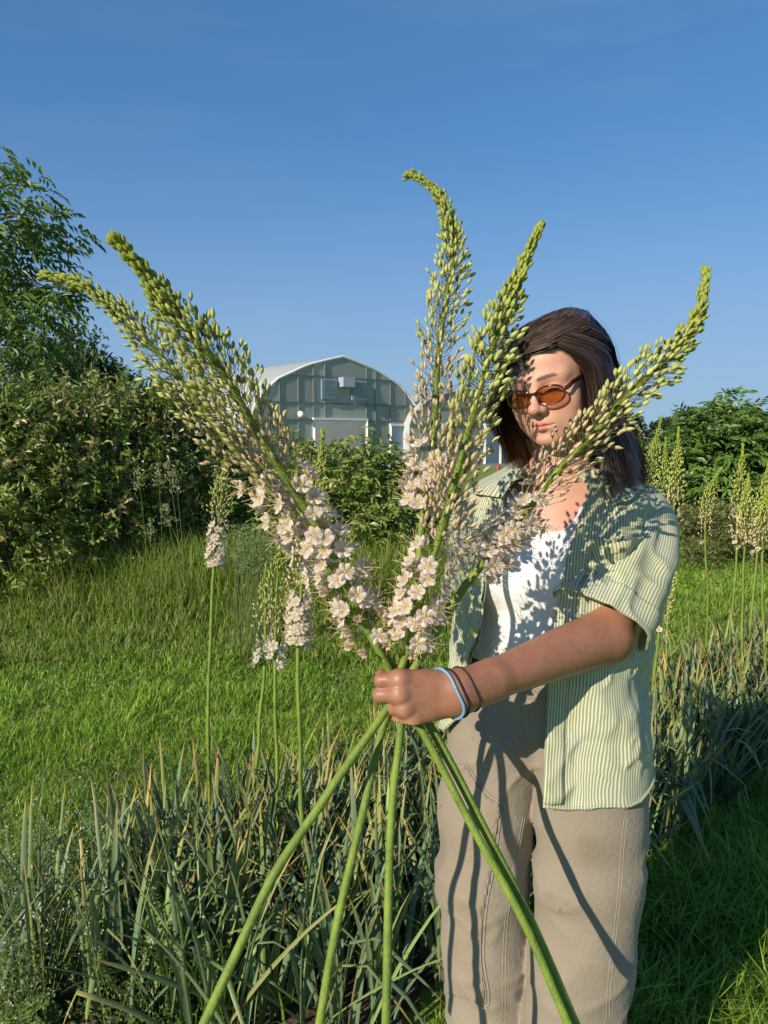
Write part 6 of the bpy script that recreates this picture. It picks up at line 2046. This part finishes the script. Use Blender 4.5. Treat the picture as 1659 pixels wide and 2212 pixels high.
HELD = [
    # path, label, spike end row, flower rows, buds, flowers, bud size, stalk length, radii, spent
    ([(104, 597, 1.12), (150, 606), (205, 632), (250, 668), (330, 748), (400, 832), (475, 930), (545, 1025), (610, 1110), (690, 1210), (760, 1310), (838, 1442, 1.208), (872, 1510, 1.206), (906, 1568, 1.203), (1010, 1762), (1130, 1990), (1228, 2212, 1.12), (1262, 2280, 1.11)],
     'held lily spike reaching farthest left, its thin tip bent down', 1130, (1040, 1240), 720, 30, 0.0122, 0.038, (0.0052, 0.0066), 0.0, 51),
    ([(256, 526, 0.985), (285, 556), (330, 612), (380, 680), (440, 752), (505, 845), (560, 935), (610, 1020), (660, 1110), (715, 1215), (772, 1325), (855, 1450, 1.228), (892, 1510, 1.226), (930, 1570, 1.222), (1035, 1770), (1150, 1995), (1243, 2212, 1.135), (1276, 2285, 1.125)],
     'thickest held lily spike, blunt tip at upper left and broad skirt of open blossoms', 1150, (1015, 1400), 860, 76, 0.0136, 0.047, (0.0066, 0.0070), 0.75, 52),
    ([(888, 380, 1.250), (912, 388), (940, 412), (962, 452), (976, 510), (978, 560), (969, 615), (956, 710), (944, 830), (930, 975, 1.240), (914, 1140), (902, 1240), (882, 1400), (866, 1450, 1.196), (866, 1566, 1.190), (852, 1700), (843, 1850), (838, 2040), (834, 2212, 1.07), (833, 2290, 1.065)],
     'tallest held lily spike, its tip hooked over to the left', 1010, (985, 1120), 720, 32, 0.0126, 0.035, (0.0050, 0.0066), 0.0, 53),
    ([(1163, 497, 1.06), (1140, 548), (1113, 620), (1085, 690), (1056, 776), (1034, 852), (1007, 945, 1.11), (976, 1057), (950, 1147), (928, 1217, 1.15), (900, 1320), (878, 1448, 1.216), (842, 1530, 1.212), (822, 1590), (792, 1720), (756, 1870), (720, 2040), (690, 2212, 1.10), (678, 2290, 1.09)],
     'straight held lily spike just left of the head, blossoms right above the hand', 1190, (1165, 1400), 760, 48, 0.0140, 0.038, (0.0052, 0.0066), 0.15, 54),
    ([(1524, 592, 1.19), (1518, 640), (1505, 690), (1459, 758), (1395, 819), (1341, 870), (1277, 938), (1219, 998), (1174, 1046), (1123, 1113), (1092, 1145), (1044, 1220), (1008, 1268), (960, 1340), (892, 1448, 1.186), (845, 1518, 1.178), (790, 1597), (700, 1722), (600, 1872), (520, 2040), (440, 2212, 1.03), (404, 2290, 1.02)],
     'held lily spike leaning right across the face and chest', 1110, (1075, 1240), 660, 42, 0.0138, 0.036, (0.0056, 0.0070), 0.0, 55),
]
for path, label, brow_, frow, nb, nf, bs, pd, (r0, r1), sp_, seed in HELD:
    W = wp(path)
    root = thing('foxtail_lily', W[-1], label, 'flower', 'cut lily stems held in the hand')
    lily(root, W, r0, r1, arc_at(W, brow_), arc_at(W, frow[0]), arc_at(W, frow[1]), nb, nf, bs, pd, seed, True, spent=sp_)

FIELD = [
    # tip, points down the stem, depth, flower rows, label, detailed
    ([(486, 992), (480, 1060), (462, 1225), (455, 1420), (450, 1600)], 2.62, 1165, (1130, 1232), 'upright lily with a white skirt standing before the dark hedge', False, 190, 24),
    ([(697, 936), (692, 1000), (672, 1150), (648, 1300), (642, 1400), (648, 1650), (662, 1900), (676, 2080)], 1.98, 1330, (1285, 1400), 'tall growing lily rising behind the thickest held spike', True, 230, 30),
    ([(604, 1165), (600, 1240), (596, 1330), (594, 1430), (596, 1620), (601, 1820)], 2.2, 1400, (1375, 1445), 'short growing lily with few open blossoms, second stem from the left of its trio', False, 130, 8),
    ([(576, 1222), (573, 1250), (574, 1330), (570, 1450), (560, 1580), (548, 1720)], 2.35, 1410, (1395, 1440), 'smallest growing lily, slender spike at the left of its trio', False, 90, 6),
    ([(1381, 926), (1383, 1000), (1384, 1100)], 4.7, 1080, (0, 0), 'lily spike tip just showing beside the hair', False, 110, 0),
    ([(1428, 903), (1415, 960), (1398, 1060), (1390, 1200)], 3.9, 1120, (0, 0), 'leaning lily behind the shoulder, tallest of its cluster', False, 170, 0),
    ([(1438, 948), (1436, 1010), (1430, 1120), (1428, 1300)], 4.2, 1150, (0, 0), 'narrow lily in the middle of the cluster behind the shoulder', False, 160, 0),
    ([(1466, 928), (1462, 1000), (1452, 1150), (1442, 1300), (1438, 1560)], 3.5, 1140, (1100, 1180), 'lily with bright stem beside the striped sleeve', False, 200, 12),
    ([(1448, 1165), (1440, 1230), (1428, 1330), (1420, 1400), (1410, 1500)], 3.1, 1350, (1325, 1395), 'low lily partly hidden behind the sleeve cuff', False, 150, 16),
    ([(1558, 1012), (1546, 1030), (1530, 1075), (1524, 1150), (1528, 1320)], 4.3, 1165, (1145, 1185), 'lily with its tip bowed to the right before the elder bush', False, 150, 5),
    ([(1605, 963), (1601, 1010), (1594, 1100), (1590, 1200), (1580, 1340)], 3.9, 1170, (1090, 1180), 'taller lily of the pair right of the bowed one', False, 200, 14),
    ([(1617, 1028), (1614, 1090), (1608, 1200), (1604, 1340), (1604, 1500)], 3.5, 1195, (1165, 1205), 'shorter lily of the pair right of the bowed one', False, 190, 6),
    ([(1663, 985), (1655, 1040), (1640, 1160), (1630, 1260), (1622, 1340)], 3.9, 1190, (1170, 1205), 'lily leaning out of the frame at the far right edge', False, 180, 5),
    ([(1655, 1058), (1652, 1110), (1646, 1200), (1648, 1320), (1652, 1480)], 3.5, 1185, (1160, 1200), 'lower lily at the far right edge', False, 160, 5),
]
for i, (path, d, brow_, frow, label, det, nb, nf) in enumerate(FIELD):
    W = wp([(x, y, d) for x, y in path])
    a, b = W[-2], W[-1]
    W = np.concatenate([W, [[b[0] + (b[0] - a[0]) * 0.3, b[1] + 0.02, 0.0]]])
    root = thing('foxtail_lily', W[-1], label, 'flower', 'lilies growing in the bed')
    f0, f1 = (arc_at(W, frow[0]), arc_at(W, frow[1])) if nf else (9, 9)
    lily(root, W, 0.0045, 0.0066, arc_at(W, brow_), f0, f1, int(nb * (1.7 if i < 4 else 2.0)), int(nf * (1.6 if i < 4 else 0.5)), 0.0125 if i < 4 else 0.0150, 0.036, 200 + i, det, tint=(1.0, 1.04, 0.98) if i < 4 else (1.15, 1.2, 1.0), petal=0.0150, stem_tone=1.05, ped_fl=0.8)
